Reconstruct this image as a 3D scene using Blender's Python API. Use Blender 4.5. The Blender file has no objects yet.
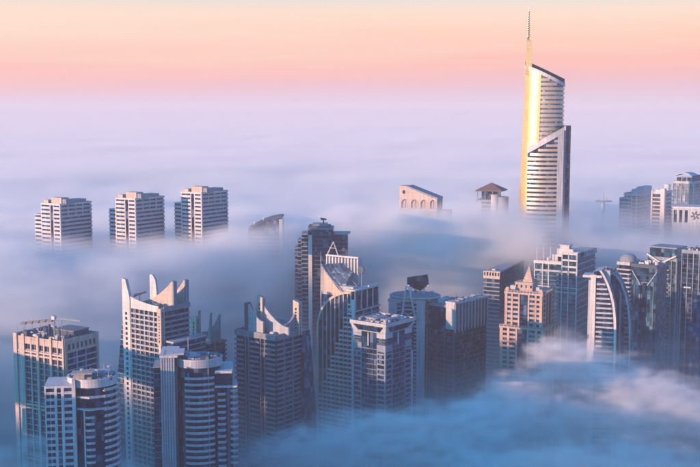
import bpy, bmesh, math, random
import numpy as np
from mathutils import Vector, Matrix, noise

random.seed(7)
sc = bpy.context.scene
COL = sc.collection
PI = math.pi

# ------------------------------------------------------------------ camera
CAM_Z = 265.0
FPX = 1100.0                      # focal length in pixels of the 700 px wide photograph
PITCH = math.radians(6.4)
cam_d = bpy.data.cameras.new('camera')
cam_d.sensor_width = 36.0
cam_d.lens = 36.0 * FPX / 700.0
cam_d.clip_start = 1.0
cam_d.clip_end = 120000.0
cam = bpy.data.objects.new('camera', cam_d)
cam.location = (0, 0, CAM_Z)
cam.rotation_euler = (math.radians(90) - PITCH, 0, 0)
COL.objects.link(cam)
sc.camera = cam

SKYSTOPS = [(0.0, (0.76,0.53,0.60)), (0.012, (0.84,0.50,0.54)), (0.027, (0.95,0.48,0.45)), (0.040, (1.03,0.51,0.40)), (0.054, (1.02,0.62,0.46)), (0.082, (1.0,0.75,0.58)), (0.15, (0.95,0.80,0.70))]
# ------------------------------------------------------------------ sun and sky
SUN_EL, SUN_AZ = math.radians(8.2), math.radians(-121.0)
sd = Vector((math.sin(SUN_AZ) * math.cos(SUN_EL), math.cos(SUN_AZ) * math.cos(SUN_EL), math.sin(SUN_EL)))
sun_d = bpy.data.lights.new('sun', 'SUN')
sun_d.energy = 5.0
sun_d.angle = math.radians(0.5)
sun_d.color = (1.0, 0.50, 0.27)
sun = bpy.data.objects.new('sun', sun_d)
sun.rotation_euler = sd.to_track_quat('Z', 'Y').to_euler()
COL.objects.link(sun)

world = bpy.data.worlds.new('World')
sc.world = world
world.use_nodes = True
nt = world.node_tree
nt.nodes.clear()
def wn(t, **kw):
    n = nt.nodes.new(t)
    for k, v in kw.items(): setattr(n, k, v)
    return n
wout = wn('ShaderNodeOutputWorld')
sky = wn('ShaderNodeTexSky', sky_type='NISHITA', sun_disc=False)
sky.sun_elevation = SUN_EL
sky.sun_rotation = SUN_AZ
sky.altitude = 265
sky.air_density = 1.0
sky.dust_density = 1.5
sky.ozone_density = 3.0
bg1 = wn('ShaderNodeBackground'); bg1.inputs[1].default_value = 0.15
tint = wn('ShaderNodeMix', data_type='RGBA', blend_type='MULTIPLY'); tint.inputs[0].default_value = 1.0
tint.inputs[7].default_value = (0.0, 0.98, 1.46, 1)
nt.links.new(sky.outputs[0], tint.inputs[6]); nt.links.new(tint.outputs[2], bg1.inputs[0])
# the dawn band that lies round the whole horizon
geo = wn('ShaderNodeTexCoord'); sep = wn('ShaderNodeSeparateXYZ')
nt.links.new(geo.outputs['Generated'], sep.inputs[0])
ramp = wn('ShaderNodeValToRGB')
cr = ramp.color_ramp; cr.interpolation = 'EASE'
mr = wn('ShaderNodeMapRange'); mr.inputs[1].default_value = -0.02; mr.inputs[2].default_value = 0.30
# long thin veils of cloud bend the band up and down a little
vmp = wn('ShaderNodeMapping'); vmp.inputs['Scale'].default_value = (1.3, 1.3, 26.0); nt.links.new(geo.outputs['Generated'], vmp.inputs[0])
vno = wn('ShaderNodeTexNoise'); vno.inputs['Scale'].default_value = 1.7; vno.inputs['Detail'].default_value = 5; vno.inputs['Roughness'].default_value = 0.55
nt.links.new(vmp.outputs[0], vno.inputs['Vector'])
vma = wn('ShaderNodeMath', operation='MULTIPLY_ADD'); vma.inputs[1].default_value = 0.052; nt.links.new(vno.outputs[0], vma.inputs[0])
vsx = wn('ShaderNodeMath', operation='MULTIPLY_ADD'); vsx.inputs[1].default_value = -0.028; vsx.inputs[2].default_value = -0.026; nt.links.new(sep.outputs['X'], vsx.inputs[0])
vsz = wn('ShaderNodeMath', operation='ADD'); nt.links.new(sep.outputs['Z'], vsz.inputs[0]); nt.links.new(vsx.outputs[0], vsz.inputs[1]); nt.links.new(vsz.outputs[0], vma.inputs[2])
nt.links.new(vma.outputs[0], mr.inputs[0]); nt.links.new(mr.outputs[0], ramp.inputs[0])
def st(z, c):
    p = (z + 0.02) / 0.32
    e = cr.elements.new(p); e.color = (*c, 1)
cr.elements[0].position = 0; cr.elements[0].color = (0.60, 0.36, 0.42, 1)
cr.elements[1].position = 1; cr.elements[1].color = (0.22, 0.36, 0.62, 1)
for z, c in SKYSTOPS: st(z, c)
bg2 = wn('ShaderNodeBackground'); bg2.inputs[1].default_value = 0.525
nt.links.new(ramp.outputs[0], bg2.inputs[0])
mixs = wn('ShaderNodeMixShader')
mf = wn('ShaderNodeMapRange', interpolation_type='SMOOTHSTEP')
mf.inputs[1].default_value = 0.083; mf.inputs[2].default_value = 0.135; mf.inputs[3].default_value = 1.0; mf.inputs[4].default_value = 0.0
nt.links.new(sep.outputs['Z'], mf.inputs[0])
nt.links.new(mf.outputs[0], mixs.inputs[0])
nt.links.new(bg1.outputs[0], mixs.inputs[1]); nt.links.new(bg2.outputs[0], mixs.inputs[2])
nt.links.new(mixs.outputs[0], wout.inputs[0])

vs = sc.view_settings
sc.display_settings.display_device = 'sRGB'
vs.view_transform = 'Standard'; vs.look = 'None'; vs.gamma = 1.0; vs.exposure = 0.97
vs.use_curve_mapping = False
cy = sc.cycles
cy.use_denoising = True
cy.max_bounces = 8; cy.diffuse_bounces = 3; cy.glossy_bounces = 2; cy.transmission_bounces = 2
cy.volume_bounces = 6; cy.transparent_max_bounces = 4
cy.volume_step_rate = 1.5; cy.volume_max_steps = 800
NOVOL = False

HAZE_D = 0.00012

# ------------------------------------------------------------------ fog
def px_at(px, py, Y):
    """World point seen at pixel (px, py) of the 700 px photograph at depth Y."""
    a = (233.5 - py) / FPX
    t = Y / (math.cos(PITCH) + math.sin(PITCH) * a)
    return Vector(((px - 350) / FPX * t, Y, CAM_Z + t * (-math.sin(PITCH) + math.cos(PITCH) * a)))

def vol_mat(name, density, color, aniso, attr=None):
    m = bpy.data.materials.new(name); m.use_nodes = True
    n = m.node_tree; n.nodes.clear()
    o = n.nodes.new('ShaderNodeOutputMaterial'); v = n.nodes.new('ShaderNodeVolumePrincipled')
    v.inputs['Color'].default_value = (*color, 1)
    v.inputs['Density'].default_value = density
    v.inputs['Anisotropy'].default_value = aniso
    v.inputs['Density Attribute'].default_value = attr or ''
    n.links.new(v.outputs[0], o.inputs['Volume'])
    return m

def haze_box(name, x0, x1, y0, y1, z0, z1, mat):
    me = bpy.data.meshes.new(name)
    v = [(x, y, z) for x in (x0, x1) for y in (y0, y1) for z in (z0, z1)]
    f = [(0,1,3,2), (4,6,7,5), (0,4,5,1), (2,3,7,6), (0,2,6,4), (1,5,7,3)]
    me.from_pydata(v, [], f); me.materials.append(mat)
    o = bpy.data.objects.new(name, me); COL.objects.link(o); o['kind'] = 'stuff'
    return o

def sstep(a, b, x):
    t = np.clip((x - a) / (b - a), 0, 1); return t * t * (3 - 2 * t)

def fbm2(X, Y, scale, seed, octs=4):
    """value noise in numpy"""
    rng = np.random.RandomState(seed); out = np.zeros_like(X, dtype=float); amp = 1.0; tot = 0
    for o in range(octs):
        tab = rng.rand(256, 256) * 2 - 1
        u = X / scale * 2 ** o + 1000.3 + o * 17.7; v = Y / scale * 2 ** o + 1000.7 + o * 31.1
        i = np.floor(u).astype(int); j = np.floor(v).astype(int); fu = u - i; fv = v - j
        fu = fu * fu * (3 - 2 * fu); fv = fv * fv * (3 - 2 * fv)
        g = lambda a, b: tab[a % 256, b % 256]
        out += amp * ((g(i, j) * (1 - fu) + g(i + 1, j) * fu) * (1 - fv) + (g(i, j + 1) * (1 - fu) + g(i + 1, j + 1) * fu) * fv)
        tot += amp; amp *= 0.5
    return out / tot

class G:
    """small helper for field maths in geometry nodes"""
    def __init__(s, tree): s.t = tree
    def new(s, t, **kw):
        n = s.t.nodes.new(t)
        for k, v in kw.items(): setattr(n, k, v)
        return n
    def set(s, sock, v):
        if isinstance(v, (int, float, tuple)): sock.default_value = v
        else: s.t.links.new(v, sock)
    def m(s, op, *a):
        n = s.new('ShaderNodeMath', operation=op)
        for i, v in enumerate(a): s.set(n.inputs[i], v)
        return n.outputs[0]
    def ss(s, x, a, b, c=0.0, d=1.0):
        n = s.new('ShaderNodeMapRange', interpolation_type='SMOOTHSTEP')
        for i, v in enumerate((x, a, b, c, d)): s.set(n.inputs[i], v)
        return n.outputs[0]

def fog_volume(name, x0, x1, y0, y1, z0, z1, vox, voxz, cell, Hfun, mat, soft, n_amp, n_scale, side, stretch=1.0, lo=0.30, hi=1.35, streaks=False):
    """A fog bank: a sheet with the fog's height and thickness per vertex, filled downwards as a volume grid."""
    nx = int((x1 - x0) / cell) + 1; ny = int((y1 - y0) / cell) + 1
    xs = x0 + np.arange(nx) * cell; ys = y0 + np.arange(ny) * cell
    X, Y = np.meshgrid(xs, ys, indexing='ij')
    H, K, B, E = Hfun(X, Y)
    me = bpy.data.meshes.new(name)
    co = np.stack([X, Y, H], -1).reshape(-1, 3)
    idx = np.arange(nx * ny).reshape(nx, ny)
    q = np.stack([idx[:-1, :-1], idx[1:, :-1], idx[1:, 1:], idx[:-1, 1:]], -1).reshape(-1, 4)
    me.vertices.add(len(co)); me.vertices.foreach_set('co', co.astype(np.float32).ravel())
    me.loops.add(q.size); me.loops.foreach_set('vertex_index', q.astype(np.int32).ravel())
    me.polygons.add(len(q)); me.polygons.foreach_set('loop_start', np.arange(len(q), dtype=np.int32) * 4)
    me.update()
    for nm, arr in (('fog_top', H), ('fog_density', K), ('fog_base', B), ('fog_edge', E)):
        a = me.attributes.new(nm, 'FLOAT', 'POINT'); a.data.foreach_set('value', arr.astype(np.float32).ravel())
    me.materials.append(mat)
    o = bpy.data.objects.new(name, me); COL.objects.link(o); o['kind'] = 'stuff'
    tree = bpy.data.node_groups.new(name, 'GeometryNodeTree')
    tree.interface.new_socket('Geometry', in_out='INPUT', socket_type='NodeSocketGeometry')
    tree.interface.new_socket('Geometry', in_out='OUTPUT', socket_type='NodeSocketGeometry')
    g = G(tree); gi = g.new('NodeGroupInput'); go = g.new('NodeGroupOutput')
    pos = g.new('GeometryNodeInputPosition'); sp = g.new('ShaderNodeSeparateXYZ')
    tree.links.new(pos.outputs[0], sp.inputs[0]); px, py, pz = sp.outputs
    u = g.m('MINIMUM', g.m('MAXIMUM', g.m('DIVIDE', g.m('SUBTRACT', px, x0), cell), 0.0), nx - 1.001)
    v = g.m('MINIMUM', g.m('MAXIMUM', g.m('DIVIDE', g.m('SUBTRACT', py, y0), cell), 0.0), ny - 1.001)
    iu = g.m('FLOOR', u); iv = g.m('FLOOR', v); fu = g.m('SUBTRACT', u, iu); fv = g.m('SUBTRACT', v, iv)
    def sample(attr):
        na = g.new('GeometryNodeInputNamedAttribute', data_type='FLOAT'); na.inputs[0].default_value = attr
        res = []
        for a in (0, 1):
            row = []
            for b in (0, 1):
                ind = g.m('ADD', g.m('MULTIPLY', g.m('ADD', iu, float(a)), float(ny)), g.m('ADD', iv, float(b) + 0.25))
                si = g.new('GeometryNodeSampleIndex', data_type='FLOAT', domain='POINT')
                tree.links.new(gi.outputs[0], si.inputs['Geometry'])
                tree.links.new(na.outputs[0], si.inputs['Value'])
                fi = g.new('FunctionNodeFloatToInt', rounding_mode='FLOOR'); tree.links.new(ind, fi.inputs[0])
                tree.links.new(fi.outputs[0], si.inputs['Index'])
                row.append(si.outputs[0])
            res.append(g.m('ADD', g.m('MULTIPLY', row[0], g.m('SUBTRACT', 1.0, fv)), g.m('MULTIPLY', row[1], fv)))
        return g.m('ADD', g.m('MULTIPLY', res[0], g.m('SUBTRACT', 1.0, fu)), g.m('MULTIPLY', res[1], fu))
    h = sample('fog_top'); k = sample('fog_density'); b = sample('fog_base'); e = sample('fog_edge')
    def nz(scale, detail, dist, sz, w):
        vm = g.new('ShaderNodeVectorMath', operation='MULTIPLY'); tree.links.new(pos.outputs[0], vm.inputs[0])
        vm.inputs[1].default_value = (1.0 / scale / stretch, 1.0 / scale, sz / scale)
        n = g.new('ShaderNodeTexNoise', noise_dimensions='4D'); tree.links.new(vm.outputs[0], n.inputs['Vector'])
        n.inputs['W'].default_value = w
        n.inputs['Scale'].default_value = 1.0; n.inputs['Detail'].default_value = detail
        n.inputs['Roughness'].default_value = 0.5; n.inputs['Distortion'].default_value = dist
        return n.outputs[0]
    n1 = g.m('MULTIPLY', g.m('SUBTRACT', nz(n_scale, 3.0, 0.6, 1.6, 2.3), 0.5), n_amp)
    n3 = g.m('MULTIPLY', g.m('ABSOLUTE', g.m('SUBTRACT', nz(n_scale * 0.42, 4.0, 1.2, 1.3, 4.7), 0.5)), -n_amp * 1.3)
    calm = g.ss(py, 1130.0, 1400.0, 1.0, 0.22) if y0 < 1000 else 1.0      # the open fog sea lies flatter
    hh = g.m('ADD', h, g.m('MULTIPLY', g.m('ADD', n1, g.m('ADD', n3, n_amp * 0.12)), calm))
    d = g.ss(pz, g.m('SUBTRACT', hh, e), hh, 1.0, 0.0)
    # thin out below the bank's base
    low = g.ss(pz, g.m('SUBTRACT', b, 30.0), g.m('ADD', b, 5.0), 0.0, 1.0)
    d = g.m('MULTIPLY', d, low)
    n2 = g.ss(nz(n_scale * 0.6, 3.0, 0.8, 2.6, 7.1), 0.36, 0.60, lo, hi)
    if streaks:      # torn filaments drawn out by the wind
        fil = g.m('MAXIMUM', g.m('SUBTRACT', 1.0, g.m('MULTIPLY', g.m('ABSOLUTE', g.m('SUBTRACT', nz(n_scale * 0.75, 3.0, 1.6, 1.2, 9.4), 0.5)), 11.0)), 0.0)
        n2 = g.m('ADD', g.m('MULTIPLY', n2, 0.16), g.m('MULTIPLY', g.m('MULTIPLY', fil, fil), 2.2))
    d = g.m('MULTIPLY', g.m('MULTIPLY', d, n2), k)
    # fade at the domain's sides
    for lo, hi, p, w in ((x0, x1, px, side), (y0, y1, py, side)):
        if not (p is py and y0 > 1000): d = g.m('MULTIPLY', d, g.ss(p, float(lo) + vox, lo + w, 0.0, 1.0))   # near and far banks meet face to face
        if not (p is py and y0 < 0): d = g.m('MULTIPLY', d, g.ss(p, hi - w, float(hi) - vox, 1.0, 0.0))
    d = g.m('MULTIPLY', d, g.m('GREATER_THAN', d, 0.00008))
    vc = g.new('GeometryNodeVolumeCube')
    g.set(vc.inputs['Density'], d)
    vc.inputs['Background'].default_value = 0.0
    vc.inputs['Min'].default_value = (x0, y0, z0); vc.inputs['Max'].default_value = (x1, y1, z1)
    vc.inputs['Resolution X'].default_value = int((x1 - x0) / vox)
    vc.inputs['Resolution Y'].default_value = int((y1 - y0) / vox)
    vc.inputs['Resolution Z'].default_value = int((z1 - z0) / voxz)
    sm = g.new('GeometryNodeSetMaterial'); sm.inputs['Material'].default_value = mat
    tree.links.new(vc.outputs[0], sm.inputs[0]); tree.links.new(sm.outputs[0], go.inputs[0])
    md = o.modifiers.new('fill', 'NODES'); md.node_group = tree
    return o

MAT_HAZE = vol_mat('haze_air', HAZE_D, (0.85, 0.86, 0.90), 0.0)
if not NOVOL: haze_box('haze', -32000, 32000, -6000, 32000, -2.0, 385.0, MAT_HAZE)
MAT_WISP = vol_mat('torn_fog_vapour', 1.0, (0.94, 0.95, 0.96), 0.0, 'density')
MAT_FOG = vol_mat('fog_vapour', 1.0, (0.885, 0.938, 0.965), 0.0, 'density')
MAT_FARFOG = vol_mat('open_fog_vapour', 1.0, (0.895, 0.938, 0.96), 0.0, 'density'); MAT_FARFOG.cycles.volume_step_rate = 0.5
MAT_SEA = vol_mat('far_fog_vapour', 0.006, (0.895, 0.938, 0.96), 0.0)
def bump(X, Y, cx, cy, rx, ry, rot=0.0):
    c, s = math.cos(rot), math.sin(rot)
    u = ((X - cx) * c + (Y - cy) * s) / rx; v = (-(X - cx) * s + (Y - cy) * c) / ry
    return np.exp(-(u * u + v * v))

# ------------------------------------------------------------------ materials
def nodes_of(m):
    m.use_nodes = True
    return m.node_tree, m.node_tree.nodes, m.node_tree.links

def concrete(name, color, rough=0.8, streak=0.34):
    """Painted render / concrete: blotches, rain streaks, faint panel tone changes, fine bump."""
    m = bpy.data.materials.new(name); t, n, l = nodes_of(m); p = n['Principled BSDF']
    tc = n.new('ShaderNodeTexCoord')
    def noise_(scale, sx, sz, detail=4):
        mp = n.new('ShaderNodeMapping'); mp.inputs['Scale'].default_value = (sx, sx, sz)
        l.new(tc.outputs['Object'], mp.inputs[0])
        q = n.new('ShaderNodeTexNoise'); q.inputs['Scale'].default_value = scale; q.inputs['Detail'].default_value = detail
        l.new(mp.outputs[0], q.inputs['Vector']); return q.outputs[0]
    a = noise_(0.12, 1, 1); b = noise_(0.9, 1, 0.06, 3)
    def mul(src, lo, hi, col):
        r = n.new('ShaderNodeMapRange'); r.inputs[1].default_value = 0.3; r.inputs[2].default_value = 0.7
        r.inputs[3].default_value = lo; r.inputs[4].default_value = hi; l.new(src, r.inputs[0])
        x = n.new('ShaderNodeMix'); x.data_type = 'RGBA'; x.blend_type = 'MULTIPLY'; x.inputs[0].default_value = 1
        if isinstance(col, tuple): x.inputs[6].default_value = (*col, 1)
        else: l.new(col, x.inputs[6])
        l.new(r.outputs[0], x.inputs[7]); return x.outputs[2]
    c = mul(a, 0.88, 1.06, color); c = mul(b, 1 - streak, 1.05, c)
    # casting joints every storey and every couple of metres
    sx_ = n.new('ShaderNodeSeparateXYZ'); l.new(tc.outputs['Object'], sx_.inputs[0])
    jn = None
    for ax, pitch, w_ in (('Z', 3.4, 0.035), ('X', 2.7, 0.022)):
        d_ = n.new('ShaderNodeMath'); d_.operation = 'DIVIDE'; d_.inputs[1].default_value = pitch; l.new(sx_.outputs[ax], d_.inputs[0])
        f_ = n.new('ShaderNodeMath'); f_.operation = 'FRACT'; l.new(d_.outputs[0], f_.inputs[0])
        g_ = n.new('ShaderNodeMath'); g_.operation = 'LESS_THAN'; g_.inputs[1].default_value = w_; l.new(f_.outputs[0], g_.inputs[0])
        h_ = n.new('ShaderNodeMath'); h_.operation = 'MULTIPLY_ADD'; h_.inputs[1].default_value = -0.4; h_.inputs[2].default_value = 1.0; l.new(g_.outputs[0], h_.inputs[0])
        x = n.new('ShaderNodeMix'); x.data_type = 'RGBA'; x.blend_type = 'MULTIPLY'; x.inputs[0].default_value = 1
        l.new(c, x.inputs[6]); l.new(h_.outputs[0], x.inputs[7]); c = x.outputs[2]
    l.new(c, p.inputs['Base Color']); p.inputs['Roughness'].default_value = rough
    bp = n.new('ShaderNodeBump'); bp.inputs['Strength'].default_value = 0.3; bp.inputs['Distance'].default_value = 0.05
    l.new(noise_(2.5, 1, 1), bp.inputs['Height']); l.new(bp.outputs[0], p.inputs['Normal'])
    return m

def glass(name, color, vary=0.75, rough=0.12, cell=(2.4, 2.4, 3.5)):
    """Dark facade glass whose panes differ a little (blinds, tilt, tint)."""
    m = bpy.data.materials.new(name); t, n, l = nodes_of(m); p = n['Principled BSDF']
    tc = n.new('ShaderNodeTexCoord')
    dv = n.new('ShaderNodeVectorMath'); dv.operation = 'DIVIDE'; dv.inputs[1].default_value = cell
    l.new(tc.outputs['Object'], dv.inputs[0])
    fl = n.new('ShaderNodeVectorMath'); fl.operation = 'FLOOR'; l.new(dv.outputs[0], fl.inputs[0])
    wn_ = n.new('ShaderNodeTexWhiteNoise'); l.new(fl.outputs[0], wn_.inputs[0])
    r = n.new('ShaderNodeValToRGB'); e = r.color_ramp.elements
    e[0].color = tuple(c * (1 - vary) for c in color) + (1,); e[1].color = tuple(min(1, c * (1 + vary)) for c in color) + (1,)
    k = e.new(0.80); k.color = tuple(min(1, c * (1 + vary)) for c in color) + (1,)
    e[2].color = tuple(min(1, c * 2.5 + 0.09) for c in color) + (1,)
    l.new(wn_.outputs[0], r.inputs[0]); l.new(r.outputs[0], p.inputs['Base Color'])
    mr2 = n.new('ShaderNodeMapRange'); mr2.inputs[3].default_value = rough * 0.6; mr2.inputs[4].default_value = rough * 2.0
    l.new(wn_.outputs[0], mr2.inputs[0]); l.new(mr2.outputs[0], p.inputs['Roughness'])
    sb = n.new('ShaderNodeVectorMath'); sb.operation = 'SUBTRACT'; sb.inputs[1].default_value = (.5, .5, .5)
    l.new(wn_.outputs[1], sb.inputs[0])
    sc_ = n.new('ShaderNodeVectorMath'); sc_.operation = 'SCALE'; sc_.inputs[3].default_value = 0.03; l.new(sb.outputs[0], sc_.inputs[0])
    ge = n.new('ShaderNodeNewGeometry'); ad = n.new('ShaderNodeVectorMath'); l.new(ge.outputs['Normal'], ad.inputs[0]); l.new(sc_.outputs[0], ad.inputs[1])
    no = n.new('ShaderNodeVectorMath'); no.operation = 'NORMALIZE'; l.new(ad.outputs[0], no.inputs[0]); l.new(no.outputs[0], p.inputs['Normal'])
    p.inputs['IOR'].default_value = 1.38; p.inputs['Specular Tint'].default_value = (0.35, 0.62, 1.0, 1)
    return m

def metal(name, color, rough=0.4, metallic=0.7):
    m = concrete(name, color, rough, 0.12); m.node_tree.nodes['Principled BSDF'].inputs['Metallic'].default_value = metallic; return m

BEIGE = concrete('beige_render', (0.50, 0.44, 0.40))
SAND = concrete('sand_stone', (0.45, 0.37, 0.34))
WHITE = concrete('white_render', (0.58, 0.61, 0.65))  # blue of the shade is put into this and the next three renders
PALE = concrete('pale_shade_blue_render', (0.41, 0.47, 0.54))
GREY = concrete('shade_blue_grey_render', (0.21, 0.28, 0.37))
DGREY = concrete('shade_blue_slate_render', (0.06, 0.10, 0.16))
ROOFM = concrete('roof_membrane', (0.20, 0.23, 0.27))
GLASS = glass('blue_facade_glass', (0.010, 0.036, 0.090))
DGLASS = glass('dark_facade_glass', (0.006, 0.022, 0.060))
TGLASS = glass('teal_facade_glass', (0.012, 0.05, 0.10))
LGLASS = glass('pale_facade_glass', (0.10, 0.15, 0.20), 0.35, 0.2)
STEEL = metal('galvanised_steel', (0.42, 0.43, 0.45))
DSTEEL = metal('dark_steel', (0.05, 0.06, 0.08), 0.5, 0.4)
REDP = concrete('red_paint', (0.35, 0.05, 0.03), 0.5)
TILE = concrete('brown_roof_tile', (0.16, 0.12, 0.12))

# ------------------------------------------------------------------ mesh kit
class Face:
    """a vertical plane of a building in its local frame: u runs from p0 to p1, d points outwards (right of p0->p1)"""
    def __init__(s, p0, p1):
        s.p0 = Vector(p0); d = Vector(p1) - s.p0; s.L = d.length; s.t = d / s.L; s.n = Vector((s.t.y, -s.t.x))
    def at(s, u, z, d): q = s.p0 + s.t * u + s.n * d; return (q.x, q.y, z)

class MB:
    def __init__(s): s.v = []; s.f = []
    def add(s, vs, fs):
        b = len(s.v); s.v += [tuple(p) for p in vs]; s.f += [tuple(i + b for i in f) for f in fs]
    def hexa(s, p):   # 8 points: bottom loop 0-3, top loop 4-7
        s.add(p, [(3,2,1,0), (4,5,6,7), (0,1,5,4), (1,2,6,5), (2,3,7,6), (3,0,4,7)]); return s
    def box(s, x0, x1, y0, y1, z0, z1):
        s.hexa([(x0,y0,z0),(x1,y0,z0),(x1,y1,z0),(x0,y1,z0),(x0,y0,z1),(x1,y0,z1),(x1,y1,z1),(x0,y1,z1)]); return s
    def fbox(s, F, u0, u1, z0, z1, d0, d1):
        s.hexa([F.at(u0,z0,d1),F.at(u1,z0,d1),F.at(u1,z0,d0),F.at(u0,z0,d0),F.at(u0,z1,d1),F.at(u1,z1,d1),F.at(u1,z1,d0),F.at(u0,z1,d0)]); return s
    def prism(s, poly, z0, z1, top=None):
        n = len(poly); a = [(p[0], p[1], z0) for p in poly]
        b = [(p[0], p[1], (top[i] if top else z1)) for i, p in enumerate(poly)]
        s.add(a + b, [tuple(range(n))[::-1], tuple(range(n, 2*n))] + [(i, (i+1) % n, n + (i+1) % n, n + i) for i in range(n)]); return s
    def fpoly(s, F, poly, d0, d1):
        """polygon of (u, z) on a face, from depth d0 to d1"""
        n = len(poly); a = [F.at(u, z, d1) for u, z in poly]; b = [F.at(u, z, d0) for u, z in poly]
        s.add(a + b, [tuple(range(n)), tuple(range(n, 2*n))[::-1]] + [((i+1) % n, i, n + i, n + (i+1) % n) for i in range(n)]); return s
    def ring(s, outer, inner, z0, z1):
        """a strip between two open plan curves with the same number of points"""
        n = len(outer)
        vs = [(p[0],p[1],z0) for p in outer] + [(p[0],p[1],z0) for p in inner] + [(p[0],p[1],z1) for p in outer] + [(p[0],p[1],z1) for p in inner]
        fs = []
        for i in range(n - 1):
            fs += [(i, i+1, 2*n+i+1, 2*n+i), (n+i+1, n+i, 3*n+i, 3*n+i+1), (2*n+i, 2*n+i+1, 3*n+i+1, 3*n+i), (i+1, i, n+i, n+i+1)]
        fs += [(n, 0, 2*n, 3*n), (n-1, 2*n-1, 4*n-1, 3*n-1)]
        s.add(vs, fs); return s
    def bar(s, a, b, r, n=6, r2=None):
        a = Vector(a); b = Vector(b); w = (b - a).normalized(); r2 = r if r2 is None else r2
        q = Vector((0, 0, 1)) if abs(w.z) < 0.9 else Vector((1, 0, 0)); e = w.cross(q).normalized(); g = w.cross(e)
        vs = []
        for c, rr in ((a, r), (b, r2)):
            for k in range(n):
                t = 2 * PI * k / n; vs.append(tuple(c + (e * math.cos(t) + g * math.sin(t)) * rr))
        s.add(vs, [tuple(range(n)), tuple(range(n, 2*n))[::-1]] + [((k+1) % n, k, n + k, n + (k+1) % n) for k in range(n)]); return s
    def lathe(s, x, y, prof, n=20):
        """profile of (radius, z)"""
        m = len(prof); vs = [(x + r * math.cos(2*PI*k/n), y + r * math.sin(2*PI*k/n), z) for r, z in prof for k in range(n)]
        fs = [(j*n + k, j*n + (k+1) % n, (j+1)*n + (k+1) % n, (j+1)*n + k) for j in range(m - 1) for k in range(n)]
        fs += [tuple(range(n))[::-1], tuple(range((m-1)*n, m*n))]
        s.add(vs, fs); return s
    def mesh(s, name, mat):
        me = bpy.data.meshes.new(name); me.from_pydata(s.v, [], s.f); me.materials.append(mat)
        bm = bmesh.new(); bm.from_mesh(me); bmesh.ops.recalc_face_normals(bm, faces=bm.faces); bm.to_mesh(me); bm.free()
        return me
    def build(s, name, mat, parent=None, loc=(0,0,0), kind=None, label=None, bevel=0):
        o = bpy.data.objects.new(name, s.mesh(name, mat)); COL.objects.link(o); o.parent = parent; o.location = loc
        if bevel:
            b = o.modifiers.new('edges', 'BEVEL'); b.width = bevel; b.segments = 2; b.limit_method = 'ANGLE'
        if kind: o['kind'] = kind
        if label: o['label'] = label
        return o

def arc(cx, cy, r, a0, a1, n, ry=None):
    """plan arc, degrees, 0 = +x, -90 = towards the camera"""
    ry = ry or r
    return [(cx + r * math.cos(math.radians(a0 + (a1 - a0) * i / n)), cy + ry * math.sin(math.radians(a0 + (a1 - a0) * i / n))) for i in range(n + 1)]

def stack(name, mb, mat, parent, z_top, pitch, z_min=40.0, skip=(), label=None):
    """one storey's piece repeated downwards from z_top, each copy an object of its own sharing one mesh"""
    me = mb.mesh(name, mat); z = z_top; k = 0; last = None
    while z > z_min:
        if k not in skip:
            o = bpy.data.objects.new(name, me); COL.objects.link(o); o.parent = parent; o.location = (0, 0, z)
            if label: o['label'] = label
            last = o
        z -= pitch; k += 1
    return last

CP, SP = math.cos(PITCH), math.sin(PITCH)
def z_of(py, Y):
    v = (233.5 - py) / FPX
    return CAM_Z + Y * (v * CP - SP) / (CP + v * SP)

class Tower:
    """A building stood on the ground. The local frame has its origin at the corner (or front middle) nearest the
    camera; local x runs along the front, local y into the depth. X / Yl / Z give local sizes from measurements."""
    def __init__(s, name, label, cat, px, Y, py, theta=0.0, group=None):
        s.H = z_of(py, Y); k = (px - 350) / FPX
        s.wx = k * (Y * CP + (CAM_Z - s.H) * SP); s.wy = Y; s.th = math.radians(theta)
        s.c, s.s = math.cos(-s.th), math.sin(-s.th)
        r = bpy.data.objects.new(name, None); COL.objects.link(r); r.location = (s.wx, s.wy, 0.0); r.rotation_euler = (0, 0, -s.th)
        r['label'] = label; r['category'] = cat
        if group: r['group'] = group
        s.root = r
    def w(s, x, y): return (s.wx + x * s.c - y * s.s, s.wy + x * s.s + y * s.c)
    def Z(s, py, x=0, y=0): return z_of(py, s.w(x, y)[1])
    def X(s, px, y=0, z=None):
        z = s.H if z is None else z; k = (px - 350) / FPX
        ox, oy = s.w(0, y); return (k * (oy * CP + (CAM_Z - z) * SP) - ox) / (s.c - k * s.s * CP)
    def Yl(s, px, x=0, z=None):
        z = s.H if z is None else z; k = (px - 350) / FPX
        ox, oy = s.w(x, 0); return (k * (oy * CP + (CAM_Z - z) * SP) - ox) / (-s.s - k * s.c * CP)

def facing(px, Y, extra=0.0):
    """rotation that turns a front towards the camera, plus extra degrees"""
    return math.degrees(math.atan2((px - 350) / FPX * Y, Y)) + extra

def boxfaces(w1, w2):
    return Face((-w1, 0), (0, 0)), Face((0, 0), (0, w2)), Face((0, w2), (-w1, w2)), Face((-w1, w2), (-w1, 0))

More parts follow.
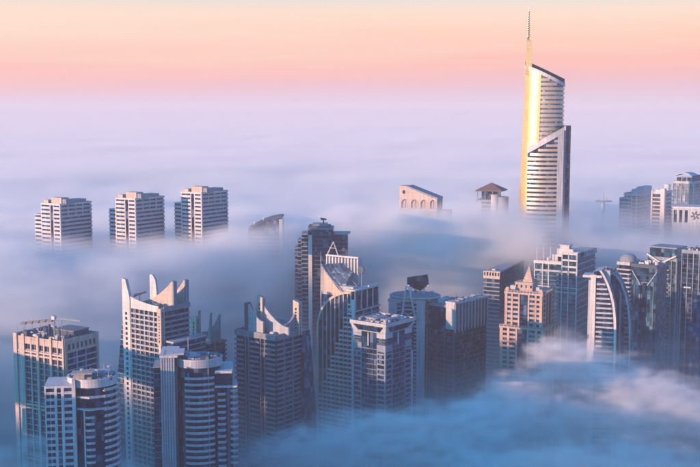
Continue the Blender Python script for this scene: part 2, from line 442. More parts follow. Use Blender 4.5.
def clutter(root, x0, x1, y0, y1, z, n, seed, tall=1.0, masts=2):
    """plant on a roof: chillers, tanks, ducts, masts, each its own part"""
    R = random.Random(seed); spots = []
    for k in range(n * 6):
        if len(spots) >= n: break
        w, d, h = R.uniform(1.6, 4.2), R.uniform(1.6, 3.6), R.uniform(1.0, 2.8) * tall
        x, y = R.uniform(x0 + w/2, x1 - w/2), R.uniform(y0 + d/2, y1 - d/2)
        if any(abs(x - a) < (w + c) / 2 + .3 and abs(y - b) < (d + e) / 2 + .3 for a, b, c, e in spots): continue
        spots.append((x, y, w, d)); kind = R.choice('uuutd'); mt = R.choice([WHITE, PALE, GREY, GREY, DGREY])
        if kind == 'u':
            m = MB().box(x-w/2, x+w/2, y-d/2, y+d/2, z+.25, z+h)
            for a in (-.25, .25): m.lathe(x + a*w, y, [(min(w*.22, d*.4), z+h), (min(w*.22, d*.4), z+h+.3)], 10)
            for a in (-1, 1):
                m.box(x+a*w*.4-.12, x+a*w*.4+.12, y-d*.45, y+d*.45, z, z+.25)
            m.build('roof_unit', mt, root)
        elif kind == 't':
            r = min(w, d) * .5; MB().lathe(x, y, [(r, z), (r, z+h), (r*.8, z+h+.4), (.3, z+h+.6)], 16).build('water_tank', mt, root)
        else:
            m = MB().box(x-w/2, x+w/2, y-.5, y+.5, z+.4, z+1.3).box(x+w/2-1, x+w/2-.02, y-.48, y+.48, z, z+.4).box(x-w/2+.02, x-w/2+1, y-.48, y+.48, z, z+.4)
            m.build('air_duct', STEEL, root)
    for k in range(masts):
        x, y, h = R.uniform(x0, x1), R.uniform(y0, y1), R.uniform(3, 6) * tall
        m = MB().bar((x, y, z), (x, y, z+h), .14, 6, .06)
        m.bar((x-.9, y, z+h*.75), (x+.9, y, z+h*.75), .05, 4); m.bar((x-.5, y, z+h*.9), (x+.5, y, z+h*.9), .05, 4)
        m.build('mast', STEEL, root)

def slit_pylon(root, x0, x1, y0, y1, z0, z1, mat, slits=7, slope=0.0):
    """a crown pylon with a column of small openings on the front and on the right"""
    m = MB(); t = min((x1-x0), (y1-y0)) * .28; sx0, sx1 = x0 + (x1-x0)*.36, x0 + (x1-x0)*.64
    sy0, sy1 = y0 + (y1-y0)*.36, y0 + (y1-y0)*.64
    m.hexa([(x0+t*.3,y0+.5,z0),(x1-.5,y0+.5,z0),(x1-.5,y1-.2,z0),(x0+t*.3,y1-.2,z0),(x0+t*.3,y0+.5,z1-2.2),(x1-.5,y0+.5,z1-2.2),(x1-.5,y1-.2,z1-2.2),(x0+t*.3,y1-.2,z1-2.2)])
    m.build('pylon_core', DGLASS, root)
    f = MB()
    for a, b in ((x0, sx0), (sx1, x1)): f.box(a, b, y0, y0+.5, z0, z1-2.0)
    f.box(x1-.5, x1, y0+.5, sy0, z0, z1-2.0); f.box(x1-.5, x1, sy1, y1, z0, z1-2.0)
    f.box(x0, x0+t*.3, y0+.5, y1, z0, z1-2.0)
    f.box(sx0, sx1, y0+.002, y0+.5, z0, z0+(z1-z0)*.08); f.box(sx0, sx1, y0+.002, y0+.5, z1-4.5, z1-2.0)
    zz = z0 + (z1-z0)*.08; st_ = (z1 - 4.5 - zz) / slits
    for k in range(1, slits):
        f.box(sx0, sx1, y0+.05, y0+.5, zz + k*st_ - .45, zz + k*st_ + .45); f.box(x1-.5, x1-.05, sy0, sy1, zz + k*st_ - .45, zz + k*st_ + .45)
    f.hexa([(x0,y0,z1-2.0),(x1,y0,z1-2.0),(x1,y1,z1-2.0),(x0,y1,z1-2.0),(x0,y0,z1+slope),(x1,y0,z1-slope),(x1,y1,z1-slope),(x0,y1,z1+slope)])
    return f.build('pylon', mat, root)

def sail(root, y, x0, h0, x1, h1, zb, thick, mat, p=2.0, name='crown_sail', n=14):
    """a wall across the roof whose top sweeps in a hollow curve from height h0 at x0 to h1 at x1 (power p)"""
    F = Face((x0, y), (x1, y)) if x1 > x0 else Face((x1, y), (x0, y))
    L = abs(x1 - x0); pts = []
    for i in range(n + 1):
        t = i / n; e = (1 - t) ** p if h0 > h1 else t ** p
        lo, hi = min(h0, h1), max(h0, h1); pts.append((t * L, lo + (hi - lo) * e))
    if x1 < x0: pts = [(L - u, z) for u, z in pts][::-1]
    return MB().fpoly(F, [(0, zb), (L, zb)] + pts[::-1], -thick, 0).build(name, mat, root)

def ground(): pass
gm = concrete('desert_ground', (0.30, 0.26, 0.21), 0.95)
me = bpy.data.meshes.new('ground')
me.from_pydata([(-31500,-5500,0),(31500,-5500,0),(31500,31500,0),(-31500,31500,0)],[],[(0,1,2,3)]); me.materials.append(gm)
go_ = bpy.data.objects.new('ground', me); COL.objects.link(go_); go_['kind'] = 'structure'

def wx(px, Y):
    z = z_of(300, Y); return (px - 350) / FPX * (Y * CP + (CAM_Z - z) * SP)
def at(X, Y, px, Yc, rx, ry, rot=0.0): return bump(X, Y, wx(px, Yc), Yc, rx, ry, rot)
def near_fog(X, Y):
    y0 = 690 + 262 * sstep(-230, 20, X)                     # where the thick bank behind the near towers begins
    far = sstep(y0, y0 + 190 - 90 * sstep(-230, 20, X), Y)
    H = (104 + 8 * fbm2(X, Y, 200, 3)) * (1 - far) + 152 * far
    H = H + (12 * fbm2(X, Y, 260, 3) + 12 * fbm2(X, Y, 120, 5, 3)) * far * (1 - .65 * sstep(1120, 1400, Y))
    K = 0.0042 + 0.021 * far
    E = 75 - 55 * far
    # swells behind the towers and the thinner mist round the right-hand group
    # the crests of the bank, given by the height each one reaches
    for px, yc_, top, rx, ry in ((360, 1075, 172, 60, 60), (418, 1000, 180, 58, 48), (455, 1015, 182, 50, 45), (492, 1015, 181, 46, 45), (545, 985, 169, 46, 36),
                                 (600, 1010, 163, 50, 40), (655, 1000, 157, 70, 40), (262, 990, 164, 46, 50)):
        q = np.clip(1.35 * at(X, Y, px, yc_, rx, ry), 0, 1)
        H = np.where(H < top, H + (top - H) * q, H); E = E + (24 - E) * q; K = K + (0.040 - K) * q
    th = at(X, Y, 650, 1110, 130, 70)
    H = H + 42 * th; E = E + 45 * th; K = K * (1 - .42 * th)
    dim = sstep(60, 170, X) * sstep(640, 720, Y) * (1 - far)           # mist among the right-hand cluster
    H = H + 14 * dim; E = E + 10 * dim; K = K + 0.0016 * dim
    j = sstep(1300, 1600, Y); H = H + (164 - H) * j * .8 ; K = K + (0.02 - K) * j; E = E + (30 - E) * j
    left = sstep(-330, -430, X + .25 * (Y - 500)) * (1 - sstep(500, 640, Y))  # unseen higher bank beyond the left edge, added to shade the towers' lower parts
    H = H * (1 - left) + (124 + 54 * sstep(-380, -700, X) + 12 * fbm2(X, Y, 150, 8)) * left
    K = K * (1 - left) + 0.018 * left; E = E * (1 - left) + 26 * left
    return H, K, np.full_like(H, 0.0), E
if not NOVOL:
    fog_volume('fog_bank', -1180, 860, -420, 1710, 20, 290, 7.5, 5.5, 15.0, near_fog, MAT_FOG, 26.0, 50.0, 110.0, 60)
def wisps(X, Y):
    w = at(X, Y, 562, 698, 52, 26) * 43 + at(X, Y, 655, 686, 100, 32) * 25 + at(X, Y, 495, 655, 70, 24, .3) * 24
    w = w + at(X, Y, 400, 622, 80, 20, -.1) * 20 + at(X, Y, 640, 600, 90, 18, .1) * 20 + at(X, Y, 520, 590, 60, 14, -.2) * 16 + at(X, Y, 300, 640, 50, 16) * 10
    v = at(X, Y, 25, 566, 50, 14, .1) * 38 + at(X, Y, 150, 556, 70, 13, -.35) * 20
    H = 62 + w + v + 14 * fbm2(X / 1.8, Y, 45, 21, 4)
    on = np.clip((w + v - 5) / 12, 0, 1)
    return H, (0.085 * np.clip(w / 16, 0, 1) + 0.060 * np.clip(v / 18, 0, 1)) * on, H - 12, np.full_like(H, 12.0)
if not NOVOL:
    fog_volume('fog_wisps', -262, 420, 530, 760, 34, 150, 3.8, 2.8, 7.5, wisps, MAT_WISP, 10.0, 38.0, 34.0, 12, 2.8, 0.0, 1.3, True)
def far_fog(X, Y):
    H = 164 + 9 * fbm2(X, Y, 900, 11) + 0 * X
    return H, np.full_like(H, 0.02), np.full_like(H, 0.0), np.full_like(H, 30.0)
if not NOVOL:
    fog_volume('far_fog_bank', -3200, 3200, 1690, 8000, 40, 220, 36.0, 12.0, 80.0, far_fog, MAT_FARFOG, 30.0, 30.0, 420.0, 100)
    haze_box('fog_sea', -31000, 31000, 7700, 31000, -1.0, 155.0, MAT_SEA)

# ================================================================== buildings
# ---- 1. beige tower with ribbed front, far left
T = Tower('residential_tower', 'beige ribbed tower with a long rooftop gondola rail, nearest the left edge', 'tower', 64, 600, 341.5, 30)
R_ = T.root; H = T.H; w1 = -T.X(14); w2 = T.Yl(98); FF, FS, FB, FL = boxfaces(w1, w2)
MB().prism([(-w1+.6,.6),(-.6,.6),(-.6,w2-.6),(-w1+.6,w2-.6)], 0, H-1.5).build('glass_body', GLASS, R_)
MB().box(-w1+.9, -.9, .9, w2-.9, H-1.4, H-.9).build('roof', ROOFM, R_)
def u_of(px): return w1 + T.X(px)
P = 3.35
for a, b, d in ((14,17.6,.9),(21.8,24.6,.7),(30,31.4,.35),(36.6,39,.75),(43,44.3,.35),(49.6,52,.75),(56.6,57.9,.35),(62.6,64,.8)):
    u0, u1 = max(0, u_of(a)), min(w1, u_of(b))
    MB().fbox(FF, u0, u1, 0, H + (1.3 if d > .6 else -.2), -.55, d).build('pier', BEIGE, R_, bevel=.06)
zt = T.Z(346, -w1*.4)
MB().fbox(FF, .2, w1-.2, zt, H-.1, -.5, .12).build('parapet_wall', BEIGE, R_)
MB().fbox(FF, u_of(17.6), u_of(21.8), 0, zt, -.58, .05).build('infill_panel', PALE, R_)
for py in (353.5, 407, 458):
    z = T.Z(py, -w1*.4)
    for dz in (0, 2.0): MB().fbox(FF, .3, w1-.3, z-.55-dz, z+.55-dz, -.5, .42).build('belt_course', BEIGE, R_)
def winstrip(F, u0, u1, d=.02, h=.55, n=2):
    m = MB().fbox(F, u0, u1, -h/2, h/2, -.62, d)
    for i in range(1, n):
        u = u0 + (u1-u0)*i/n; m.fbox(F, u-.07, u+.07, h/2, P-h/2, -.62, d-.03)
    return m
for a, b in ((24.6,30),(31.4,36.6),(39,43),(44.3,49.6),(52,56.6),(57.9,62.6)):
    stack('spandrel', winstrip(FF, u_of(a), u_of(b), -.15, .5, 2), PALE, R_, zt-P, P, 28)
# side
MB().fbox(FS, -.02, 1.9, 0, H+1.1, -.5, .5).build('pier', BEIGE, R_); MB().fbox(FS, w2-1.7, w2, 0, H+1.1, -.5, .5).build('pier', BEIGE, R_)
MB().fbox(FS, 1.9, w2-1.7, H-2.2, H+.9, -.5, .35).build('cornice', BEIGE, R_)
m = MB().fbox(FS, 1.9, w2-1.7, H-7.2, H-5.6, -.5, .3)
for i in range(8): u = 1.9 + (w2-3.6) * i / 7; m.fbox(FS, max(1.9,u-.8), min(w2-1.7,u+.8), H-5.6, H-2.2, -.5, .297)
m.build('frieze', BEIGE, R_)
stack('spandrel', MB().fbox(FS, 1.9, w2-1.7, -.4, .4, -.62, .15), PALE, R_, H-7.2-P, P, 28)
for u in (w2*.36, w2*.62): MB().fbox(FS, u-.3, u+.3, 0, H-7.2, -.55, .22).build('pier', PALE, R_)
for F in (FB, FL):
    stack('spandrel', MB().fbox(F, .5, F.L-.5, -.8, .8, -.62, -.1), BEIGE, R_, H-3, P*2, 60)
    MB().fbox(F, 0, F.L, H-1.6, H+.9, -.6, .1).build('parapet_wall', BEIGE, R_)
clutter(R_, -w1+2, -2, 2, w2-2, H-.9, 26, 11, 1.2, 4)
MB().box(-w1*.45, -w1*.05, w2*.35, w2*.8, H-.9, H+3.6).build('penthouse', DGREY, R_)
MB().box(-w1*.45-.3, -w1*.05+.3, w2*.35-.3, w2*.8+.3, H+3.6, H+4.1).build('penthouse_roof', ROOFM, R_)
# gondola rail with its pods
gy = w2*.25; zr = T.Z(323.5, -w1*.9, gy); zr2 = T.Z(319.5, -w1*.3, gy)
xa, xb = T.X(21, gy), T.X(54, gy)
m = MB(); 
for i in range(5):
    t = i/5; x = xa + (xb-xa)*t; z = zr + (zr2-zr)*t; L = (xb-xa)/5
    m.hexa([(x,gy-1,z-.9),(x+L*.8,gy-1,z-.6),(x+L*.8,gy+1,z-.6),(x,gy+1,z-.9),(x+L*.25,gy-.8,z+.5),(x+L*1.05,gy-.8,z+1.1),(x+L*1.05,gy+.8,z+1.1),(x+L*.25,gy+.8,z+.5)])
m.build('gondola_jib', DSTEEL, R_)
xe = T.X(81, gy)
MB().bar((xb, gy, zr2+.3), (xe, gy, zr2+.6), .28).bar((xb, gy, zr2+1.4), (xe, gy, zr2+.8), .12).build('gondola_arm', STEEL, R_)
for t in (.1, .35, .6, .85):
    x = xa + (xb-xa)*t; MB().bar((x, gy, H-1), (x, gy, zr+(zr2-zr)*t), .12).build('gondola_post', STEEL, R_)
MB().bar((xb+.5, gy, H-1), (xb+.5, gy, zr2+2.4), .5).build('gondola_mast', STEEL, R_); MB().bar((T.X(62, gy), gy, H-1), (T.X(62, gy), gy, zr2+.4), .25).build('gondola_post', STEEL, R_)
MB().box(xb-.7, xb+1.6, gy-1, gy+1, zr2-.2, zr2+1.8).build('gondola_winch', WHITE, R_)
MB().bar((T.X(17.6, gy), gy, H-1), (T.X(17.6, gy), gy, T.Z(325, -w1, gy)), .1).build('mast', STEEL, R_)

# ---- 2. white tower with round drum top in front of it
pc = 90
T = Tower('residential_tower', 'white tower with a round drum top, in front of the beige ribbed tower', 'tower', pc, 552, 381, facing(pc, 560, 4))
R_ = T.root; H = T.H; X = T.X; Z = T.Z
P = 3.4; cx = X(91); r = X(116.5) - cx; cyy = r * .95
A = lambda rr, a0, a1, n=24: arc(cx, cyy, rr, a0, a1, n, rr*.95)
MB().prism(A(r-1.0, 0, 360, 40)[:-1], 0, H-4).build('glass_drum', DGLASS, R_)
MB().ring(A(r, 0, 360, 48), A(r-.8, 0, 360, 48), H-3.8, H+.6).build('drum_parapet', WHITE, R_)
MB().ring(A(r+.35, 0, 360, 48), A(r+.002, 0, 360, 48), H-.1, H+.5).build('drum_cornice', WHITE, R_)
MB().prism(A(r-.85, 0, 360, 40)[:-1], H-3.9, H-.8).build('roof', ROOFM, R_)
# left wing with square windows
x0, x1 = X(44), X(73); zt = Z(386)
MB().box(x0+.5, x1, 1.0, 20, 0, zt-.6).build('glass_body', GLASS, R_)
MB().box(x0-.1, x1+.3, .3, 20.4, zt-.62, zt+.5).build('wing_cornice', WHITE, R_)
F = Face((x0, .5), (x1+.2, .5)); L = F.L
cols = [(0,.05),(.33,.42),(.56,.66),(.93,1.0)]
for a, b in cols: MB().fbox(F, a*L, b*L, 0, zt-.62, -.6, .2).build('pier', WHITE, R_)
for a, b in ((.05,.33),(.66,.93)): stack('spandrel', MB().fbox(F, a*L, b*L, -.65, .65, -.6, .12), WHITE, R_, zt-3.2, P, 28)
MB().fbox(F, .18*L, .2*L, 0, zt-3, -.62, .05).build('mullion', WHITE, R_)
stack('spandrel', MB().fbox(F, .42*L, .56*L, -.3, .3, -.6, .05), PALE, R_, zt-3.2, P, 28)
FW = Face((x0, 20), (x0, .5))
stack('spandrel', MB().fbox(FW, 0, 19, -.65, .65, -.6, .05), WHITE, R_, zt-3.2, P, 28)
# stair wall between wing and drum
MB().box(X(71.5), X(75), .1, 10, 0, Z(380)).build('stair_wall', WHITE, R_)
# long upper slabs and the balcony stacks on the drum
def slab(pa, pb, mid, proud, th=.9):
    xa, xb, xm = X(pa), X(pb), X(mid)
    o = [(xa, 2.2), (xm, -proud), (xb, 1.6)]; return MB().prism(o + [(xb, 9), (xa, 9)], -th/2, th/2)
for py in (397.5, 409.5): slab(76, 108, 89, 1.6).build('terrace_slab', WHITE, R_, loc=(0,0,Z(py)))
MB().box(X(82.5), X(84), .6, 4, 0, Z(410)).build('fin_wall', WHITE, R_)
def balc(pa, pb, y, rr=2.0):
    xa, xb = X(pa), X(pb); o = [(xa, 6), (xa, y+.9), (xa+.9, y), (xb-1.5, y+.2), (xb, y+1.4), (xb, 6)]
    i = [(xa+.2, 6), (xa+.2, y+1.0), (xa+1.0, y+.2), (xb-1.55, y+.4), (xb-.2, y+1.5), (xb-.2, 6)]
    return MB().prism(o, -.15, .15).ring(o, i, .15, 1.15)
stack('balcony', balc(84, 95, .2), WHITE, R_, Z(419), P, 28)
def rbalc(a0, a1, out):
    return MB().ring(A(r+out, a0, a1, 14), A(r-1.2, a0, a1, 14), -.18, .18).ring(A(r+out, a0, a1, 14), A(r+out-.2, a0, a1, 14), .18, 1.3)
stack('balcony', rbalc(-62, 10, .9), WHITE, R_, Z(392), P, 28)
# rooftop rooms
MB().box(X(73), X(84), 2.5, 9, H-.8, H+3.0).build('penthouse', BEIGE, R_); MB().box(X(71), X(92), 2, 9.6, H+3.0, H+3.6).build('penthouse_roof', BEIGE, R_)
for a, b, y0, y1, h, mt in ((84.5,91,3,8,1.9,BEIGE),(94,103,9,15,3.2,GREY),(104,111,7,14,1.6,PALE)):
    MB().box(X(a), X(b), y0, y1, H-.8, H+h*.6).build('plant_room', mt, R_)
MB().lathe(X(99), 14, [(4.6,H+1.2),(5.0,H+1.4),(5.0,H+1.8)], 32).build('helipad', PALE, R_)
m = MB()
for k in range(6): m.bar((X(99)+4.2*math.cos(k), 14+4.2*math.sin(k), H-.8), (X(99)+4.2*math.cos(k), 14+4.2*math.sin(k), H+1.3), .25)
m.build('helipad_legs', STEEL, R_)
for px, y in ((81,7),(97,4.5),(108,12)):
    m = MB().bar((X(px),y,H+1.5), (X(px),y,H+4.2), .12); m.lathe(X(px), y, [(.2,H+4.0),(.9,H+4.3),(1.2,H+4.9)], 14); m.build('dish', WHITE, R_)
clutter(R_, X(78), X(112), 3, 22, H-.8, 18, 5, .9, 4)

# ---- crown family: towers with slit pylons and swept sails
def grid_floor(F, cols, h, d, mull=None, P=3.5, dm=.25):
    m = MB()
    for a, b in cols: m.fbox(F, a, b, -h/2, h/2, -.6, d)
    return m

# ---- 3. tall white-and-dark tower with sails
T = Tower('residential_tower', 'tall gridded tower crowned by peach curved sails, behind the blue-grey round-fronted tower', 'tower', 161, 690, 308, 38)
R_ = T.root; H = T.H; w1 = -T.X(123.5); w2 = T.Yl(190); FF, FS, FB, FL = boxfaces(w1, w2); P = 3.35
zs = H
MB().prism([(-w1+.6,.6),(-.6,.6),(-.6,w2-.6),(-w1+.6,w2-.6)], 0, H-2).build('glass_body', DGLASS, R_)
MB().box(-w1+.8, -.8, .8, w2-.8, H-2, H-1.4).build('roof', ROOFM, R_)
# concave parapet of the front
def uu(px): return w1 + T.X(px)
zl = T.Z(296, -w1+5); zr_ = T.Z(306, -4)
pts = []
ua, ub = uu(131), w1 - 2.2
for i in range(13):
    t = i/12; pts.append((ua + (ub-ua)*t, zr_ + (zl-zr_)*(1-t)**2))
MB().fpoly(FF, [(ua, H-3.2), (ub, H-3.2)] + pts[::-1], -.5, .35).build('curved_parapet', WHITE, R_)
ncol = 6
for i in range(ncol + 1):
    u = ua + (ub-ua)*i/ncol
    MB().fbox(FF, u-.3, u+.3, 0, H-3.2, -.6, .5).build('pier', PALE if i not in (0, ncol) else WHITE, R_)
m = MB().fbox(FF, ua+.3, ub-.3, -.3, .3, -.6, .38)
for i in range(ncol): u = ua + (ub-ua)*(i+.5)/ncol; m.fbox(FF, u-.08, u+.08, .3, P-.3, -.6, -.3)
for i in range(ncol):
    u0 = ua + (ub-ua)*i/ncol+.45; u1 = ua + (ub-ua)*(i+1)/ncol-.45
    m.fbox(FF, u0, u1, .3, .75, .1, .32)
stack('balcony', m, PALE, R_, H-3.2-P, P, 28)
# front left fin and its return
MB().fpoly(FF, [(0, 0), (ua-.3, 0), (ua-.3, T.Z(297,-w1+4)), (ua*.62, T.Z(285,-w1+3)), (ua*.45, T.Z(279,-w1+2)), (0, T.Z(278,-w1))], -1.2, 1.0).build('corner_fin', WHITE, R_)
m = MB()
for k in range(30): m.fbox(FF, ua*.35, ua*.62, H-6-k*P-1.9, H-6-k*P, 1.0, 1.05)
m.build('slot_window', DGLASS, R_, kind='stuff')
# near corner pylon (windowed)
MB().box(-2.2, 0, -.6, 2.2, 0, T.Z(345)-0.01).build('pier', PALE, R_)
slit_pylon(R_, -3.0, .5, -.75, 2.6, T.Z(346), T.Z(309), BEIGE, 9, 0.0)
# side face floors
MB().fbox(FS, 2.4, w2, H-3.0, H+.4, -.5, .3).build('parapet_wall', GREY, R_)
stack('spandrel', MB().fbox(FS, 2.5, w2-.4, -.65, .65, -.6, .25), GREY, R_, H-3-P, P, 28)
for t in (.3, .55, .8): MB().fbox(FS, w2*t-.2, w2*t+.2, 0, H-3, -.6, .3).build('pier', DGREY, R_)
# lower terrace projecting to the right
zc = T.Z(341)
MB().box(.6, 7.5, 3, w2+6, 0, zc-1.2).build('terrace_wing', GLASS, R_)
stack('spandrel', MB().box(.6, 7.8, 2.7, w2+6.3, -.5, .5), GREY, R_, zc-1.2-P, P, 28)
MB().box(.6, 8.2, 2.4, w2+6.5, zc-1.15, zc).build('terrace', PALE, R_)
m = MB()
for k in range(24): m.box(8.0, 8.12, 2.6+k*1.4, 2.72+k*1.4, zc, zc+1.2)
m.box(7.96, 8.15, 2.6, w2+6.3, zc+1.2, zc+1.35); m.build('railing', STEEL, R_)
# sails on the roof
y1 = w2*.4; xa = T.X(133, y1); xb = T.X(172.5, y1)
sail(R_, y1, xa, T.Z(301, xa, y1), xb, T.Z(281, xb, y1), H-1.4, 2.6, BEIGE, 2.1)
MB().box(xb+.02, xb+1.3, y1-.1, y1+2.9, H-1.4, T.Z(281.5, xb, y1)).build('sail_edge', GREY, R_)
y2 = w2*.86; xa2 = T.X(166, y2); xb2 = T.X(184.5, y2)
sail(R_, y2, xa2, T.Z(300, xa2, y2), xb2, T.Z(279.5, xb2, y2), H-1.4, 2.6, BEIGE, 1.4)
MB().box(xb2+.02, xb2+1.2, y2-.1, y2+2.9, H-1.4, T.Z(280, xb2, y2)).build('sail_edge', GREY, R_)
yb = w2-1.5; xp = T.X(150, yb); xq = T.X(155.5, yb)
MB().fpoly(Face((xp, yb), (xq+1.5, yb)), [(0, H-1.4), (xq-xp+1.5, H-1.4), (xq-xp+1.2, T.Z(292,xq,yb)), (xq-xp, T.Z(280,xq,yb)), ((xq-xp)*.5, T.Z(275,xq,yb)), (0, T.Z(274.5,xp,yb))], -1.6, 0).build('rear_fin', WHITE, R_)
# slanted glass wing on the left
xo = T.X(115.5, 4, 60)
m = MB(); zt = T.Z(312, -w1)
prof = [(xo, 0), (xo, T.Z(400, -w1)), (T.X(117.5,4), T.Z(365,-w1)), (T.X(120.3,4), T.Z(335,-w1)), (T.X(122.8,4), zt), (-w1+.5, zt), (-w1+.5, 0)]
m.fpoly(Face((-100, 4), (0, 4)), [(x+100, z) for x, z in prof], -w2*.7, 0).build('glass_wing', TGLASS, R_)
m = MB()
zz = zt-3
while zz > 45:
    z0 = zz; x0 = np.interp(z0, [T.Z(400,-w1), T.Z(365,-w1), T.Z(335,-w1), zt], [xo, T.X(117.5,4), T.X(120.3,4), T.X(122.8,4)])
    m.box(float(x0)-.1, -w1+.45, 3.82, 3.998, z0-.25, z0+.25); zz -= P
m.build('wing_mullion', STEEL, R_, kind='stuff')
# rooftop gondola crane
m = MB(); gy = w2*.2; a = (T.X(134,gy), gy, T.Z(296.5,-w1+6,gy)); b = (T.X(146,gy), gy, T.Z(291.5,-w1+14,gy))
m.bar(a, b, .55); m.bar((a[0], gy, a[2]+1.2), b, .25); c = ((a[0]+b[0])/2, gy, (a[2]+b[2])/2); m.bar((c[0], gy, H-1.4), c, .3)
m.build('gondola_jib', DSTEEL, R_)
clutter(R_, -w1+6, -6, 2, y1-3, H-1.4, 14, 4, 1.0, 3)

# ---- 3b. its dark twin behind
T = Tower('residential_tower', 'dark twin-sailed tower half hidden behind the round-fronted balcony tower', 'tower', 203, 790, 344, 36)
R_ = T.root; H = T.H; w1 = -T.X(186); w2 = T.Yl(226); FF, FS, FB, FL = boxfaces(w1, w2)
MB().prism([(-w1+.5,.5),(-.5,.5),(-.5,w2-.5),(-w1+.5,w2-.5)], 0, H-1).build('glass_body', DGLASS, R_)
MB().box(-w1+.7, -.7, .7, w2-.7, H-1, H-.5).build('roof', ROOFM, R_)
for a, b in ((.6, w2*.45), (w2*.55, w2-.2)): stack('balcony', MB().fbox(FS, a, b, -.9, .5, -.5, 1.0), DGREY, R_, H-1.2, 3.4, 50)
stack('balcony', MB().fbox(FF, .2, w1-1, -.6, .5, -.5, .4), GREY, R_, H-1.2, 3.4, 50)
MB().fbox(FS, w2*.45+.02, w2*.55-.02, 0, H, -.5, .4).build('pier', GREY, R_)
slit_pylon(R_, T.X(192), T.X(197.5), -1, 3, T.Z(352), T.Z(317), BEIGE, 8)
yv = 6; 
for pa, pb, pt, pbm in ((199,191,312,336),(219,202,314,334)):
    sail(R_, yv, T.X(pb, yv), T.Z(pbm, 0, yv), T.X(pa, yv), T.Z(pt, 0, yv), H-.8, 2.2, GREY, 2.2); yv += 7
yv = 5
sail(R_, yv, T.X(206, yv), T.Z(338,0,yv), T.X(210.5, yv), T.Z(312.5,0,yv), H-.8, 2.0, GREY, 1.6)
clutter(R_, -w1+2, -2, 2, w2-2, H-.5, 8, 9, 1.2, 1)

# ---- 4. round-fronted balcony tower
pc = 198
T = Tower('residential_tower', 'blue-grey tower with a round drum front, stacked white balconies and a fluted side wall', 'tower', pc, 588, 361, facing(pc, 590, 2))
R_ = T.root; H = T.H; X = T.X; Z = T.Z; P = 3.4
cx = X(198); r = X(222) - cx; ry = r*.85
A = lambda rr, a0, a1, n=24: arc(cx, ry, rr, a0, a1, n, rr*.85)
MB().prism(A(r-1.0, 0, 360, 44)[:-1], 0, H-4).build('glass_drum', DGLASS, R_)
MB().ring(A(r, 0, 360, 56), A(r-.7, 0, 360, 56), H-4.2, H+.4).build('drum_parapet', PALE, R_)
MB().ring(A(r+.3, 0, 360, 56), A(r+.002, 0, 360, 56), H-.2, H+.3).build('drum_cornice', WHITE, R_)
MB().prism(A(r-.75, 0, 360, 40)[:-1], H-4.1, H-1.2).build('roof', ROOFM, R_)
# fluted wall on the left
x0, x1 = X(160), X(174.5); zt = Z(357)
MB().box(x0+.4, x1, .6, 24, 0, zt).build('side_wall', PALE, R_)
for k in range(6):
    a = x0 + .2 + (x1-x0-.4)*k/5.5; MB().box(a, a+.75, -.1, .58, 0, zt-.4).build('flute', PALE, R_, bevel=.05)
MB().box(x0-.2, x1+1.6, -.4, 24.3, zt+.002, zt+1.1).build('wall_coping', WHITE, R_)
MB().hexa([(x0+.3,1,zt+1.1),(x1+5,1,zt+1.1),(x1+5,14,zt+1.1),(x0+.3,14,zt+1.1),(x0+2,1.5,zt+1.3),(x1+5,1.5,zt+2.1),(x1+5,14,zt+2.1),(x0+2,14,zt+1.3)]).build('sloped_roof', PALE, R_)
MB().box(X(152.5), x0+.38, 4, 22, 0, Z(368)).build('glass_wing', GLASS, R_)
stack('spandrel', MB().box(X(152.5)-.15, x0+.36, 3.8, 22.2, -.2, .2), GREY, R_, Z(368), P, 50)
def ab(pa, pb):
    f = lambda p: math.degrees(math.asin(max(-1, min(1, (X(p)-cx)/r)))) - 90
    return f(pa), f(pb)
def rb(pa, pb, out, h=1.25):
    a0, a1 = ab(pa, pb); return MB().ring(A(r+out, a0, a1, 16), A(r-1.15, a0, a1, 16), -.2, .15).ring(A(r+out, a0, a1, 16), A(r+out-.18, a0, a1, 16), .15, h)
stack('balcony', rb(185, 213, .9), PALE, R_, Z(379.5), P, 28)
a0, a1 = ab(208.2, 209)
MB().ring(A(r-.3, a0, a1, 2), A(r-1.1, a0, a1, 2), 0, H-4.2).build('fin_wall', GREY, R_)
a0, a1 = ab(181, 184.5)
MB().ring(A(r-.6, a0, a1, 3), A(r-1.1, a0, a1, 3), 0, Z(384)).build('fin_wall', DGREY, R_)
# right wing
xw0, xw1 = X(214.5), X(236.5); zw = Z(375)
MB().box(xw0+.5, X(232), 4.2, 26, 0, zw).build('glass_body', DGLASS, R_)
MB().prism([(xw0,2.6),(X(231.5),2.0),(X(232.5),3.5),(X(232.5),26),(xw0,26)], zw+.01, zw+1.3).build('wing_cornice', WHITE, R_)
MB().prism([(xw0,2.4),(X(236.5),2.2),(X(237.5),4.5),(X(237),14),(xw0,14)], Z(388.5)-.5, Z(388.5)+.5).build('terrace_slab', WHITE, R_)
def wb(pa, pb, y):
    xa, xb = X(pa), X(pb); o = [(xa, y+3.5), (xa, y), (xb-1.4, y), (xb-.4, y+.5), (xb, y+1.6), (xb, y+8)]
    i = [(xa+.2, y+3.5), (xa+.2, y+.2), (xb-1.45, y+.2), (xb-.55, y+.65), (xb-.2, y+1.7), (xb-.2, y+8)]
    return MB().ring(o, i, .15, 1.3).prism(o, -.2, .15)
stack('balcony', wb(217, 226, 2.6), PALE, R_, Z(397), P, 28)
stack('balcony', wb(229.5, 237.5, 3.0), PALE, R_, Z(394), P, 28)
MB().box(X(226.6), X(229), 2.4, 10, 0, Z(389.5)).build('fin_wall', DGREY, R_)
